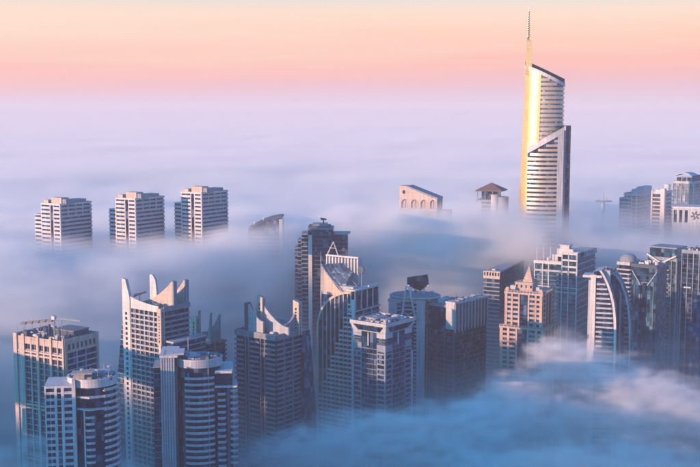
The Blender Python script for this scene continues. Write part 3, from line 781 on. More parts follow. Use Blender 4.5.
# roof plant
MB().lathe(X(192), 9, [(4.0,H+1.0),(4.4,H+1.2),(4.4,H+1.5),(2.4,H+1.6),(2.2,H+2.6),(1.0,H+2.8)], 28).build('helipad', PALE, R_)
m = MB()
for k in range(6): m.bar((X(192)+3.6*math.cos(k), 9+3.6*math.sin(k), H-1.2), (X(192)+3.6*math.cos(k), 9+3.6*math.sin(k), H+1.1), .25)
m.build('helipad_legs', STEEL, R_)
MB().bar((X(187.5), 10, H), (X(187.5), 10, Z(346)+3), .12).build('mast', STEEL, R_)
for a, b, y0, y1, h in ((178,186,5,12,1.5),(200,207,4,9,1.3),(209,215,9,15,1.7)): MB().box(X(a), X(b), y0, y1, H-1.2, H+h).build('plant_room', DGREY, R_)
clutter(R_, X(179), X(217), 3, 20, H-1.2, 24, 15, .9, 3)

# ---- 5. blue fin tower
T = Tower('residential_tower', 'dark blue tower with two slotted pylons and curved sails, left of the arched tower', 'tower', 276, 712, 336, 36)
R_ = T.root; H = T.H; w1 = -T.X(235); w2 = T.Yl(301); FF, FS, FB, FL = boxfaces(w1, w2); P = 3.3
def uu(px): return w1 + T.X(px)
MB().prism([(-w1+.6,.6),(-.6,.6),(-.6,w2-.6),(-w1+.6,w2-.6)], 0, H-2).build('glass_body', DGLASS, R_)
MB().box(-w1+.8, -.8, .8, w2-.8, H-2, H-.8).build('roof', ROOFM, R_)
for F in (FF, FS, FB, FL): MB().fbox(F, .0 if F in (FF, FB) else .45, F.L if F in (FF, FB) else F.L-.45, H-3.4, H+.5, -.5, .5).build('parapet_wall', GREY, R_)
for a, b, nm in ((235,244.5,0),(250,259.5,0),(266,275.9,0)):
    u0, u1 = max(0, uu(a)), min(w1, uu(b))
    m = MB().fbox(FF, u0, u1, -.2, .2, -.6, .9).fbox(FF, u0, u1, .2, 1.25, .72, .9)
    stack('balcony', m, GREY, R_, H-3.4-P, P, 28)
for px in (245.6, 248.7, 260.6, 264.8): MB().fbox(FF, uu(px)-.3, uu(px)+.3, 0, H-3.4, -.6, .6).build('pier', GREY, R_)
for a, b in ((246.2, 248.2), (261.2, 264.2)): stack('spandrel', MB().fbox(FF, uu(a), uu(b), -.3, .3, -.6, .1), DGREY, R_, H-3.4-P, P, 28)
for a, b, t, d in ((.95, w2*.28, 1.1, .6), (w2*.34, w2*.62, .75, .35), (w2*.68, w2-.3, .75, .35)): stack('balcony', MB().fbox(FS, a, b, -.2, t, -.6, d), GREY, R_, H-3.4-P, P, 28)
for t in (.31, .65): MB().fbox(FS, w2*t-.45, w2*t+.45, 0, H-3.4, -.6, .5).build('pier', GREY, R_)
ya = 1.5
sail(R_, ya, T.X(248.4, ya), T.Z(304, -w1*.7, ya), T.X(263, ya), T.Z(322, -w1*.3, ya), H-.8, 1.5, PALE, 1.7)
MB().fpoly(Face((T.X(244.2,ya),ya),(T.X(248.3,ya),ya)), [(0,H-.8),(T.X(248.3,ya)-T.X(244.2,ya),H-.8),(T.X(248.3,ya)-T.X(244.2,ya),T.Z(312,-w1*.7,ya)),(.4,T.Z(303.5,-w1*.7,ya)),(0,T.Z(303.5,-w1*.7,ya))], -6, -.3).build('shade_dark_blade', DGREY, R_)  # the sail's end face, fog shade put into its dark colour
yb = w2*.34
slit_pylon(R_, T.X(258.6,yb), T.X(264.4,yb), yb-2, yb+2, H-.8, T.Z(297.5,-w1*.3,yb), BEIGE, 7, .6)
sail(R_, yb-.5, T.X(264.6, yb), T.Z(307, -8, yb), T.X(289, yb), T.Z(327, 0, yb), H-.8, 1.6, PALE, 1.8)
yc = w2-3.5
xs = T.X(294.5, yc); slit_pylon(R_, xs, T.X(300.3,yc), yc-1.6, yc+2, H-3, T.Z(301,0,yc), BEIGE, 8, .8)
FQ = Face((-.7, yb+2), (-.7, yc-1.6)); L = FQ.L
pts = [(L*i/10, T.Z(325,0,yb) + (T.Z(313,0,yc)-T.Z(325,0,yb))*(i/10)**2.4) for i in range(11)]
MB().fpoly(FQ, [(0,H-.8),(L,H-.8)]+pts[::-1], -1.4, 0).build('crown_sail', GREY, R_)
yd = w2-1.2
sail(R_, yd, T.X(268,yd), T.Z(318,-20,yd), T.X(292,yd), T.Z(321,-3,yd), H-.8, 1.2, PALE, 1.5, 'rear_wall')
# slanted glass wing on the right
m = MB(); F = Face((-6, w2+.02), (60, w2+.02)); xk = lambda px, z: T.X(px, w2+.02, z) + 6
m.fpoly(F, [(0,0),(xk(308,60),0),(xk(307.5,90),T.Z(420,5,w2)),(xk(305,120),T.Z(375,5,w2)),(xk(301.2,150),T.Z(332,3,w2)),(0,T.Z(332,3,w2))], -9, -.1).build('glass_wing', TGLASS, R_)
clutter(R_, -w1+3, -3, 4, w2-3, H-.8, 10, 25, 1.2, 1)

# ---- 6. arched tower with mast and A-frame
T = Tower('residential_tower', 'arched tower with a needle mast, white slatted crown and peach curved shell on its roof', 'tower', 355, 775, 312, 34)
R_ = T.root; H = T.H; w1 = -T.X(316.5); w2 = T.Yl(380); FF, FS, FB, FL = boxfaces(w1, w2); P = 3.3
def uu(px): return w1 + T.X(px)
MB().prism([(-w1+.6,.6),(-.6,.6),(-.6,w2-.6),(-w1+.6,w2-.6)], 0, T.Z(333)).build('glass_body', GLASS, R_)
zb = T.Z(333)   # springing of the arch
# upper body behind the arch, under a curved roof
ax0, ax1 = uu(317), uu(352)
def archpts(ua, ub, za, zb_, n=16):
    return [(ub - (ub-ua)*math.cos(PI/2*i/n), za + (zb_-za)*math.sin(PI/2*i/n)) for i in range(n+1)]
zar = T.Z(291.5, -2)
o = archpts(ax0, ax1, zb, zar); i_ = archpts(ax0+1.5, ax1, zb, zar-1.8)
MB().fpoly(FF, i_ + [(ax1, zb)], -w2*.6, -.65).build('vault_glass', GLASS, R_)
m = MB()
for k in range(16):
    F = FF; a, b, c, d = o[k], o[k+1], i_[k+1], i_[k]
    m.fpoly(F, [a, d, c, b], -.9, .8)
m.build('arch', BEIGE, R_)
MB().fbox(FF, ax0-.1, ax0+1.5, 0, zb, -.6, .8).build('arch_pier', BEIGE, R_)
npi = 8
for k in range(1, npi):
    u = ax0 + 1.5 + (ax1-ax0-1.5)*k/npi
    top = float(np.interp(u, [p[0] for p in i_], [p[1] for p in i_]))
    MB().fbox(FF, u-.28, u+.28, 0, top+.3, -.62, .45).build('pier', BEIGE, R_)
# stepped balcony fields under the arch
zz = T.Z(305, -4); k = 0
while zz > 28:
    n = min(npi, 1 + k // 3) if k < 3*npi else npi
    if k == 0: meshes = {}
    if n not in meshes:
        m = MB(); a = ax1 - (ax1-ax0-1.5)*n/npi
        m.fbox(FF, a, ax1, -.3, .3, -.6, .6)
        for j in range(n): u0 = a + (ax1-a)*j/n; m.fbox(FF, u0+.5, u0+(ax1-a)/n-.3, .3, 1.0, .4, .57)
        meshes[n] = m.mesh('balcony', WHITE)
    if k > 5 or k % 1 == 0:
        q = bpy.data.objects.new('balcony', meshes[n]); COL.objects.link(q); q.parent = R_; q.location = (0,0,zz)
    zz -= P; k += 1
MB().fbox(FF, uu(352)+.02, w1, 0, T.Z(300), -.6, .7).build('pier', WHITE, R_)
# right block: glass storeys and white framed penthouse
MB().prism([(-6,.6),(-.6,.6),(-.6,w2-.6),(-6,w2-.6)], zb+.02, H-.2).build('glass_body', DGLASS, R_)
stack('spandrel', MB().fbox(FS, .6, w2-.2, -.5, .4, -.6, .3), GREY, R_, H-P, P, 28)
for t in (.33, .66): MB().fbox(FS, w2*t-.4, w2*t+.4, 0, H-.6, -.6, .45).build('pier', PALE, R_)
MB().box(-7, .4, .2, w2+.3, H-.18, H+.8).build('cornice', PALE, R_)
zp = T.Z(297.5)
zpt = T.Z(291)
MB().box(-6.4, -.7, 1.2, w2-1.5, H+.82, zpt-.8).build('penthouse_glass', DGLASS, R_)
fr = [(-7,-6.1),(-4.2,-3.4),(-.9,-.1)]
for a, b in fr: MB().box(a, b, .3, 1.3, H+.81, zpt-.6).build('penthouse_post', WHITE, R_)
for k in range(1, 5): y = 1.3 + (w2-3)*k/4; MB().box(-.9, -.1, y-.4, y+.4, H+.81, zpt-.6).build('penthouse_post', WHITE, R_)
MB().box(-7.3, .2, 0, w2-.6, zpt-.58, zpt+.5).build('penthouse_roof', WHITE, R_)
MB().box(-.88, .12, w2*.55, w2*.95, zpt+.5, T.Z(284.5, 0, w2*.7)).build('roof_frame', WHITE, R_)
# slatted crown
ys = w2*.55; xa, xb = T.X(327, ys), T.X(358, ys); za_, zc_ = T.Z(274, -12, ys), T.Z(257.5, -12, ys)
MB().box(xa, xb, ys+.8, ys+5, zb+.04, zc_-1.4).build('crown_wall', PALE, R_)
for k in range(11):
    x = xa + (xb-xa)*k/10; MB().hexa([(x-.35,ys-.9,za_),(x+.35,ys-.9,za_),(x+.35,ys+.8,za_),(x-.35,ys+.8,za_),(x-.35,ys-.4,zc_-.6),(x+.35,ys-.4,zc_-.6),(x+.35,ys+.8,zc_-.6),(x-.35,ys+.8,zc_-.6)]).build('crown_slat', WHITE, R_)
MB().box(xa-.6, xb+.6, ys-.7, ys+1.2, zc_-.59, zc_+.5).build('crown_coping', WHITE, R_)
# A frame above it
za2 = zc_+.5; ap = (T.X(333.5, ys), ys, T.Z(243.5, -14, ys))
m = MB()
for dx in (327.5, 338): m.bar((T.X(dx, ys), ys, za2), ap, .55, 4, .4)
m.bar((T.X(327.5,ys)+1.6, ys, za2+5), (T.X(338,ys)-1.2, ys, za2+5), .2, 4)
m.bar((T.X(333,ys), ys+7, za2-1), ap, .4, 4)
m.build('a_frame', WHITE, R_)
# round dish at the right end
dx, dy = T.X(361, ys-3), ys-3
m = MB(); c = Vector((dx, dy, T.Z(270, dx, dy))); 
m.bar(c + Vector((0,.4,0)), c + Vector((0,-.4,0)), 2.9, 24, 2.7); m.build('crown_disc', DGREY, R_)
MB().bar((dx, dy+.6, H), (dx, dy+.6, c.z), .4).build('disc_post', STEEL, R_)
# mast and curved shell on the left
xm = T.X(321, 1); MB().bar((xm, 1, T.Z(320, xm)), (xm, 1, T.Z(252, xm)), .45, 8, .12).build('mast', WHITE, R_)
zr0 = T.Z(266, -w1+2); zr1 = T.Z(291, -w1+6)
ypl = 2.5; xa, xb = T.X(321.6, ypl), T.X(352, ypl)
# peach triangular wall
Fp = Face((xa, ypl), (xb, ypl)); Lp = Fp.L
zA, zB = T.Z(264, xa, ypl), T.Z(293, xb, ypl)
sw = [(Lp*.66*i/10, zB + (zA-zB)*(1-i/10)**1.25) for i in range(11)]
MB().fpoly(Fp, [(0, zB-3)] + [(Lp*.66, zB-3)] + sw[::-1], -1.0, 0).build('peach_wall', BEIGE, R_)
# shell: ribbed skin that leans back from the swept edge
m = MB(); n = 12; rows = []
for i in range(n + 1):
    t = i/n; x0 = xa + Lp*.72*t; z0 = zA + (zB-zA)*(t**.8) ; row = []
    for j in range(7):
        q = j/6; bx = x0 + (T.X(352, ys) - x0)*.62*q*(1 - .4*t); by = ypl + (ys-ypl)*q
        bz = z0 + (1.2 + (zA-z0)*.62)*math.sin(q*PI/2)*(1 if i else 0) - .3*q
        row.append((bx, by, bz))
    rows.append(row)
vs = [p for r in rows for p in r]; nv = len(vs)
vs2 = [(x, y+.3, z-.4) for x, y, z in vs]
fs = [(i*7+j, (i+1)*7+j, (i+1)*7+j+1, i*7+j+1) for i in range(n) for j in range(6)]
m.add(vs + vs2, fs + [tuple(v+nv for v in f[::-1]) for f in fs]); m.build('shell', LGLASS, R_)
for j in (0, 2, 4, 6):
    m = MB()
    for i in range(n): m.bar(rows[i][j], rows[i+1][j], .3 if j else .55, 5)
    m.build('shell_rib', DGREY if j else STEEL, R_)
MB().prism([(xa+.1,ypl+.2),(T.X(352,ypl),ypl+.2),(T.X(352,ys),ys),(xa+.1,ys)], zb+.06, zB-1.5).build('upper_storey', GLASS, R_)
clutter(R_, -w1*.5, -8, 3, ys-2, zB-1.5, 7, 31, 1.0, 2)
MB().box(T.X(340,4), T.X(354,4), 3, 9, zB-1.5, T.Z(287,-4,4)).build('plant_room', PALE, R_)

# ---- 7. tower with flared capital, front centre
T = Tower('residential_tower', 'broad blue tower with a flared capital and cluttered flat roof, before the arched tower', 'tower', 386, 690, 325, 38)
R_ = T.root; H = T.H; w1 = -T.X(350); w2 = T.Yl(415); FF, FS, FB, FL = boxfaces(w1, w2); P = 3.35
in_ = 1.6
def rect(g): return [(-w1+g,g),(-g,g),(-g,w2-g),(-w1+g,w2-g)]
MB().prism(rect(in_+.6), 0, H-4).build('glass_body', GLASS, R_)
m = MB(); z0, z1, z2 = H-6.5, H-1.6, H
a = rect(1.5); b = rect(0)
m.add([(p[0],p[1],z0) for p in a] + [(p[0],p[1],z1) for p in b], [(3,2,1,0),(4,5,6,7)] + [(i,(i+1)%4,4+(i+1)%4,4+i) for i in range(4)])
m.build('flared_capital', PALE, R_)
MB().prism(rect(-.15), z1+.01, z2-.8).build('cornice', PALE, R_)
for F in (FF, FS): MB().fbox(F, -.15 if F is FF else .5, F.L+.15, z2-.79, z2+.3, -.4, .1).build('parapet_wall', PALE, R_)
for F in (FB, FL): MB().fbox(F, .5, F.L-.5, z2-.79, z2+.3, -.4, .1).build('parapet_wall', PALE, R_)
# dark inset trapezoids hung under the rim
for F in (FF, FS):
    L = F.L; n = F.n
    q = [(L*.08, z1-.5), (L*.92, z1-.5), (L*.8, z1-4.2), (L*.2, z1-4.2)]
    dep = lambda z: -1.5*(z1-z)/(z1-z0)
    vs = [F.at(u, z, dep(z)+.15) for u, z in q] + [F.at(u, z, dep(z)-.5) for u, z in q]
    MB().add(vs, [(3,2,1,0),(4,5,6,7)] + [((i+1)%4, i, 4+i, 4+(i+1)%4) for i in range(4)]) or None
    m = MB(); m.add(vs, [(3,2,1,0),(4,5,6,7),(0,1,5,4),(1,2,6,5),(2,3,7,6),(3,0,4,7)]); m.build('sloped_window', DGLASS, R_)
fi, si, bi, li = boxfaces(w1, w2)
FF2 = Face((-w1+in_, in_), (-in_, in_)); FS2 = Face((-in_, in_), (-in_, w2-in_))
zc = H-6.5
for F, e in ((FF2, .003), (FS2, 0)):
    L = F.L
    for a, b in ((0,.26),(.74,1)): MB().fbox(F, a*L, b*L, zc-3.2, zc-.01, -.6, .3+e).build('capital_block', PALE, R_)
    for a, b in ((0,.26),(.74,1)):
        for h in (0, 1.2): MB().fbox(F, a*L+.3, b*L-.3, zc-5.2-h*1.5, zc-4.4-h*1.5, -.6, .2).build('louvre', DGREY, R_)
        MB().fbox(F, a*L, b*L, zc-12, zc-7.5, -.6, .25+e).build('capital_block', GREY, R_)
        zt = zc-13.5
        stack('spandrel', MB().fbox(F, a*L+.1, b*L-.1, -.5, .5, -.6, .3), GREY, R_, zt, P, 28)
        for u in (a*L+.35, b*L-.35): MB().fbox(F, u-.35, u+.35, 0, zc-12, -.6, .22+e).build('pier', GREY, R_)
    MB().fbox(F, .46*L, .49*L, zc-9, zc-.5, -.3, .5).build('balcony_mast', WHITE, R_)
    stack('spandrel', MB().fbox(F, .265*L, .735*L, -.22, .22, -.62, -.1), GREY, R_, zc-11, P, 28)
    for u in (.38, .5, .62): MB().fbox(F, u*L-.15, u*L+.15, 0, zc-9.5, -.62, 0.05).build('mullion', DGREY, R_)
MB().box(-in_-.6, -in_+.45, w2-in_+.02, w2-in_+1.0, 0, H-22).build('edge_light_fin', WHITE, R_)
MB().fbox(FL, in_, w2-in_, 0, zc-1, -in_-.7, -in_-.2).build('side_wall', GREY, R_)
clutter(R_, -w1+1.5, -1.5, 1.5, w2-1.5, H-.79, 26, 41, .8, 3)
for a, b in ((-.85,-.45),(-.4,-.2)): MB().box(w1*a, w1*b, w2*.3, w2*.6, H-.79, H+1.2).build('plant_room', GREY, R_)

# ---- 8. A-frame tower behind it
T = Tower('office_tower', 'tower with a white A-frame ladder and a dark wedge sail above its roof disc', 'tower', 409, 815, 300, facing(407, 815, 8))
R_ = T.root; H = T.H; X = T.X; Z = T.Z
MB().box(X(389), X(425), 1, 26, 0, H-1.2).build('glass_body', GLASS, R_)
MB().box(X(388.5), X(397), .3, 25, 0, H-1.6).build('side_wall', PALE, R_); MB().box(X(416.5), X(425), .3, 25, 0, H-1.6).build('side_wall', PALE, R_)
MB().box(X(388)-.2, X(425.5), 0, 26, H-1.58, H).build('cornice', PALE, R_)
for s0, s1 in ((397.5,401),(414,417)):
    stack('ladder_rung', MB().box(X(s0), X(s1), -.6, .3, -.35, .35), WHITE, R_, H-2, 3, 28)
stack('spandrel', MB().box(X(402), X(413), .6, 1, -.4, .4), GREY, R_, H-3.5, 3.5, 28)
# disc roof
zd = Z(295.5, 0, 10); cxx = X(415, 14)
MB().box(X(392,5), X(436,5), 5, 24, H+.02, zd-1.2).build('upper_storey', DGLASS, R_)
rr = (X(440,14)-X(389,14))/2
MB().prism([(cxx + rr*1.0*math.cos(t), 14 + rr*.75*math.sin(t)) for t in [2*PI*k/40 for k in range(40)]], zd-1.2, zd+.2).build('roof_disc', PALE, R_)
MB().prism([(cxx + rr*.9*math.cos(t), 14 + rr*.66*math.sin(t)) for t in [2*PI*k/40 for k in range(40)]], zd+.22, zd+1.0).build('roof_deck', GREY, R_)
# wedge sail
yw = 8; P_ = lambda px, py, y: (X(px, y), y, Z(py, 0, y))
F = Face((X(400,yw), yw), (X(435,yw), yw))
pl = [(X(px,yw)-X(400,yw), Z(py,0,yw)) for px, py in ((407,286),(420,290.5),(428.5,284),(427,274),(407,277.5))]
MB().fpoly(F, pl, -3.5, 0).build('wedge_sail', DGLASS, R_)
m = MB(); m.bar(P_(410,286.5,yw-.1), P_(419,291.5,yw-.1), .35, 5); m.bar(P_(428.5,284.5,yw-.1), P_(420,291,yw-.1), .35, 5)
for px in (411, 424): m.bar((X(px,yw+2), yw+2, zd+1), (X(px,yw+2), yw+2, Z(286,0,yw+2)), .5, 6)
m.build('sail_support', WHITE, R_)
# the A-frame in front
m = MB(); yf = -1.2
for a, b in ((401.3,406.2),(415.7,408.6)): m.bar(P_(a,320,yf), P_(b,286,yf), .85, 4, .6)
m.box(X(405.6,yf), X(409.3,yf), yf-.7, yf+.7, Z(287,0,yf), Z(285,0,yf))
for py, t in ((297,.28),(306,.6),(310,.72)):
    a = 406.2 - (406.2-401.3)*t - .2; b = 408.6 + (415.7-408.6)*t; m.bar(P_(a,py,yf), P_(b,py,yf), .4, 4)
m.bar(P_(403,311,yf), P_(413.5,319,yf), .25, 4); m.bar(P_(413.5,311,yf), P_(402.5,319,yf), .25, 4)
m.build('a_frame', WHITE, R_)
clutter(R_, X(396,9), X(434,9), 12, 22, zd+1.0, 5, 3, .7, 2)

# ---- 9. louvred block
T = Tower('office_tower', 'dark block with a white-framed louvre box on its roof, right of the A-frame tower', 'tower', 455, 800, 307, 42)
R_ = T.root; H = T.H; X = T.X; Z = T.Z
w1 = -X(423); w2 = T.Yl(487.5)
FF, FS, FB, FL = boxfaces(w1, w2)
MB().prism([(-w1+.5,.5),(-.5,.5),(-.5,w2-.5),(-w1+.5,w2-.5)], 0, Z(330)).build('glass_body', DGLASS, R_)
MB().box(-w1+4, -.4, 1.5, w2*.8, Z(330), H-.5).build('upper_storey', DGLASS, R_)
MB().box(-w1+2.5, -.2, 1.0, w2*.8, H-.48, H+.4).build('upper_roof', ROOFM, R_)
MB().fbox(FF, 3.5, w1-.2, H-1.6, H-.5, -1.4, -.8).build('window_head', GREY, R_)
stack('spandrel', MB().fbox(FF, .2, w1-.2, -.3, .3, -.6, .1), DGREY, R_, Z(333), 3.6, 28)
for t in (.0,.22,.45,.68,.95): MB().fbox(FF, t*w1+.1, t*w1+.9, 0, Z(331), -.6, .3).build('pier', DGREY, R_)
MB().fbox(FF, w1*.12, w1*.16, 0, Z(331), -.4, .45).build('pier', GREY, R_)
# louvre box along the right-hand side
za, zb2 = Z(330), Z(302.5)
MB().box(-7.5, -.05, -.5, w2+.2, za, zb2-1.4).build('louvre_core', DGREY, R_)
MB().box(-8.2, .9, -.9, w2+.9, zb2-1.38, zb2+.1).build('louvre_roof', PALE, R_)
MB().box(-7.8, .1, -.8, -.45, za, zb2-1.4).build('end_wall', PALE, R_)
nl = 11
for k in range(nl):
    y = .2 + (w2-.6)*k/(nl-1); MB().box(-.04, .8, y-.35, y+.35, za-2, zb2-1.4).build('louvre', PALE, R_)
stack('spandrel', MB().fbox(FS, .2, w2-.2, -.3, .3, -.6, .1), DGREY, R_, za-5, 3.6, 28)
for a, b, y0, y1, h in ((-.7,-.5,6,14,3),(-.4,-.2,3,10,2.2),(-.9,-.75,4,9,1.5)): MB().box(w1*a, w1*b, y0, y1, H+.4, H+.4+h).build('plant_room', PALE, R_)
clutter(R_, -w1+3, -8.5, 3, w2*.75, H+.4, 9, 19, .9, 2)
clutter(R_, -7.5, .3, 0, w2, zb2+.1, 8, 20, .6, 2)

# ---- 10. slant-roofed tower
T = Tower('office_tower', 'banded tower with a sharply slanted dark roof rising to the right', 'tower', 500, 925, 273, 30)
R_ = T.root; H = T.H; X = T.X; Z = T.Z; w1 = -X(483.5); w2 = T.Yl(524); FF, FS, FB, FL = boxfaces(w1, w2); P = 3.5
MB().prism([(-w1+.5,.5),(-.5,.5),(-.5,w2-.5),(-w1+.5,w2-.5)], 0, H-5).build('glass_body', DGLASS, R_)
MB().fbox(FF, 0, w1, H-5.5, H-3, -.7, .3).build('cornice', BEIGE, R_)
m = MB()
for k in range(7): u = w1*k/6; m.fbox(FF, max(0,u-.5), min(w1,u+.5), H-3, H, -.6, .25)
m.fbox(FF, 0, w1, H, H+.9, -.7, .32); m.build('roof_screen', BEIGE, R_)
stack('spandrel', MB().fbox(FF, .1, w1-.1, -.55, .55, -.6, .25), GREY, R_, H-5.5-P, P, 28)
zt = Z(261, 0, w2)
m = MB(); m.fpoly(FS, [(0, 0), (w2, 0), (w2, zt), (w2-2, zt-.6), (0, H+.2)], -w1*.8, 0.0); m.build('slant_block', DGLASS, R_)
m = MB(); m.fpoly(FS, [(-.1, H+.2), (w2+.1, zt+.05), (w2+.1, zt+1.2), (-.1, H+1.4)], -w1*.82, .5); m.build('slant_roof', GREY, R_)
stack('spandrel', MB().fbox(FS, .3, w2, -.35, .35, .02, .3), DGREY, R_, H-4, P, 28)
MB().box(-w1*.55, -w1*.35, 2, 6, H, H+2.6).build('plant_room', WHITE, R_)
clutter(R_, -w1+1, -w1*.3, 1.5, 7, H-3, 5, 6, 1.3, 2)

# ---- 11. stepped beige tower with pyramid crown
T = Tower('residential_tower', 'stepped pink-beige tower with a small tiered pyramid spire', 'tower', 542.5, 790, 294, 28)
R_ = T.root; H = T.H; X = T.X; Z = T.Z; w1 = -X(505); w2 = T.Yl(555); P = 3.5
def tier(g, z0, z1, cols=True):
    a = -w1-g; FFt = Face((a, -g), (g, -g)); FSt = Face((g, -g), (g, w2+g)); FLt = Face((a, w2+g), (a, -g)); FBt = Face((g, w2+g), (a, w2+g))
    MB().prism([(a+.6,-g+.6),(g-.6,-g+.6),(g-.6,w2+g-.6),(a+.6,w2+g-.6)], z0, z1-.3).build('glass_body', GLASS, R_)
    for F, frac in ((FFt, ((0,.07),(.17,.22),(.36,.4),(.62,.66),(.8,.85),(.93,1))), (FSt, ((.0,.09),(.24,.3),(.45,.5),(.72,.78),(.91,1)))):
        L = F.L; e = .003 if F is FFt else 0
        for p, q in frac: MB().fbox(F, p*L+(.55 if (F is FSt and p == 0) else 0), q*L, z0, z1-1.6, -.55, .35+e).build('pier', SAND, R_)
        sp = [(frac[0][1],frac[1][0]),(frac[1][1],frac[2][0]),(frac[-3][1],frac[-2][0]),(frac[-2][1],frac[-1][0])] if F is FFt else [(frac[0][1],frac[1][0]),(frac[-2][1],frac[-1][0])]
        for p, q in sp: stack('spandrel', MB().fbox(F, p*L, q*L, -.8, .8, -.6, .12), SAND, R_, z1-1.6-P*.8, P, max(28, z0+1))
        m = MB(); mid = (frac[2][1], frac[3][0]) if F is FFt else (frac[1][1], frac[2][0])
        m.fbox(F, mid[0]*L, mid[1]*L, -.18, .18, -.62, -.25)
        stack('transom', m, DGREY, R_, z1-1.6-P*.8, P, max(28, z0+1))
    for F in (FLt, FBt): stack('spandrel', MB().fbox(F, .6, F.L-.6, -.7, .7, -.6, -.05), SAND, R_, z1-3, P*2, max(40, z0+1))
    MB().box(a-.5, g+.5, -g-.5, w2+g+.5, z1-1.58, z1-.2).build('cornice', SAND, R_)
    m = MB()
    n = 12
    for k in range(n+1):
        x = a + (g-a)*k/n; m.box(x-.25, x+.25, -g-.3, -g+.1, z1-.19, z1+.8)
    for k in range(1, n+1):
        y = -g + (w2+2*g)*k/n; m.box(g-.1, g+.3, y-.25, y+.25, z1-.19, z1+.8)
    m.box(a-.3, g+.3, -g-.35, -g+.05, z1+.8, z1+1.1); m.box(g-.05, g+.35, -g+.06, w2+g, z1+.8, z1+1.09); m.build('balustrade', SAND, R_)
zA = H; zB = Z(328.5, 0, 0); zC = Z(371, 0, 0)
tier(0, zB+.0, zA); tier(2.6, zC, zB); tier(5.2, 0, zC)
# corner turrets
for x, y in ((-w1+1.6,1.6),(-1.6,1.6),(-1.6,w2-1.6)): 
    MB().box(x-1.5, x+1.5, y-1.5, y+1.5, zA-.2, zA+2.2).box(x-1.1, x+1.1, y-1.1, y+1.1, zA+2.2, zA+3).build('turret', SAND, R_)
ym = w2*.5
xa, xb = X(518, ym), X(535, ym); z1 = Z(284, 0, ym); xc = (xa+xb)/2
MB().box(xa, xb, ym-6, ym+6, zA-.2, z1).box(xa-.5, xb+.5, ym-6.5, ym+6.5, z1, z1+.8).build('penthouse', SAND, R_)
m = MB()
for k in range(4): x = xa + 1.2 + (xb-xa-2.4)*k/3.; m.box(x-.7, x+.7, ym-6.06, ym-5.9, z1-3.2, z1-1.2)
m.build('penthouse_window', DGLASS, R_, kind='stuff')
xs = X(529, ym); hs = X(534, ym)-X(524.5, ym); zt = Z(268, 0, ym); zb3 = z1+.8
for k in range(6):
    a = hs/2*(1-k/6.5); z0 = zb3 + (zt-zb3)*k/6; zz = zb3 + (zt-zb3)*(k+1)/6; b = hs/2*(1-(k+.7)/6.5)
    m = MB(); m.hexa([(xs-a,ym-a,z0),(xs+a,ym-a,z0),(xs+a,ym+a,z0),(xs-a,ym+a,z0),(xs-b,ym-b,zz-.5),(xs+b,ym-b,zz-.5),(xs+b,ym+b,zz-.5),(xs-b,ym+b,zz-.5)])
    m.box(xs-b-.35, xs+b+.35, ym-b-.35, ym+b+.35, zz-.5, zz); m.build('spire_tier', SAND, R_)
MB().bar((xs, ym, zt), (xs, ym, zt+3.5), .3, 6, .08).build('finial', SAND, R_)
for x in (X(538,ym), X(514,ym)): MB().box(x-2, x+2, ym-3, ym+3, zA-.2, zA+2.6).build('plant_room', PALE, R_)

# ---- 12. tall tower with three antennas
T = Tower('residential_tower', 'blue glass tower with pale bands, three roof antennas and a stepped white penthouse', 'tower', 578, 920, 254, 30)
R_ = T.root; H = T.H; X = T.X; Z = T.Z; w1 = -X(534.5); w2 = T.Yl(596); FF, FS, FB, FL = boxfaces(w1, w2); P = 3.6
def uu(px): return w1 + X(px)
zl = Z(262, -w1*.8); ul = uu(562)
MB().prism([(-w1+.5,.5),(-.5,.5),(-.5,w2-.5),(-w1+.5,w2-.5)], 0, zl).build('glass_body', TGLASS, R_)
MB().prism([(-w1+ul,.6),(-.6,.6),(-.6,w2-.6),(-w1+ul,w2-.6)], zl+.01, H).build('glass_body', TGLASS, R_)
MB().fbox(FF, -.4, ul-.3, zl-1.2, zl+1.4, -3, .7).build('cornice', WHITE, R_)
MB().fbox(FF, 0, w1, zl-7.8, zl-6.2, -.6, .5).build('belt_course', PALE, R_)
for py in (287, 291.5): z = Z(py, -w1*.5); MB().fbox(FF, .3, w1-.3, z-.5, z+.5, -.6, .35).build('belt_course', PALE, R_)
for px in (534.8, 543, 549, 562.5, 569, 577.3): u = min(max(uu(px), .5), w1-.5); MB().fbox(FF, u-.5, u+.5, 0, (H+.2) if px > 562 else zl-1.2, -.6, .8 if px > 562 else .42).build('pier', PALE, R_)
stack('transom', MB().fbox(FF, 1, w1-1, -.25, .25, -.62, .1), GREY, R_, zl-7.8-P, P, 28)
m = MB()
for k in range(20): m.fbox(FF, uu(557), uu(559.5), zl-10-k*P-.9, zl-10-k*P+.9, -.6, .3)
m.build('balcony', GREY, R_, kind='stuff')
for dz in (0, 1, 2): MB().fbox(FF, uu(562.5)+.5, w1-.2, H-1.2-dz*5.5, H+.3-dz*5.5, -.6, .75).build('window_head', WHITE, R_)
MB().box(X(562), -.6, 2, w2*.4, H+.02, H+.8).build('roof', WHITE, R_)
# stepped penthouse
MB().box(X(557,4), X(573,4), 4, 14, H-4, Z(250,0,4)).build('penthouse', WHITE, R_)
MB().box(X(560,5), X(569,5), 5, 12, Z(250,0,4)+.01, Z(246.5,0,5)).build('penthouse', WHITE, R_)
MB().box(X(559,5), X(570,5), 4.4, 12.6, Z(246.5,0,5)+.01, Z(245.6,0,5)).build('penthouse_roof', PALE, R_)
MB().box(X(552,6), X(558,6), 6, 14, zl, Z(256,0,6)).build('penthouse', PALE, R_)
for px in (537, 543.5, 550.5): x = X(px, 2); MB().bar((x, 2, zl+1.4), (x, 2, Z(246.5, x, 2)), .28, 6, .15).build('antenna', WHITE, R_)
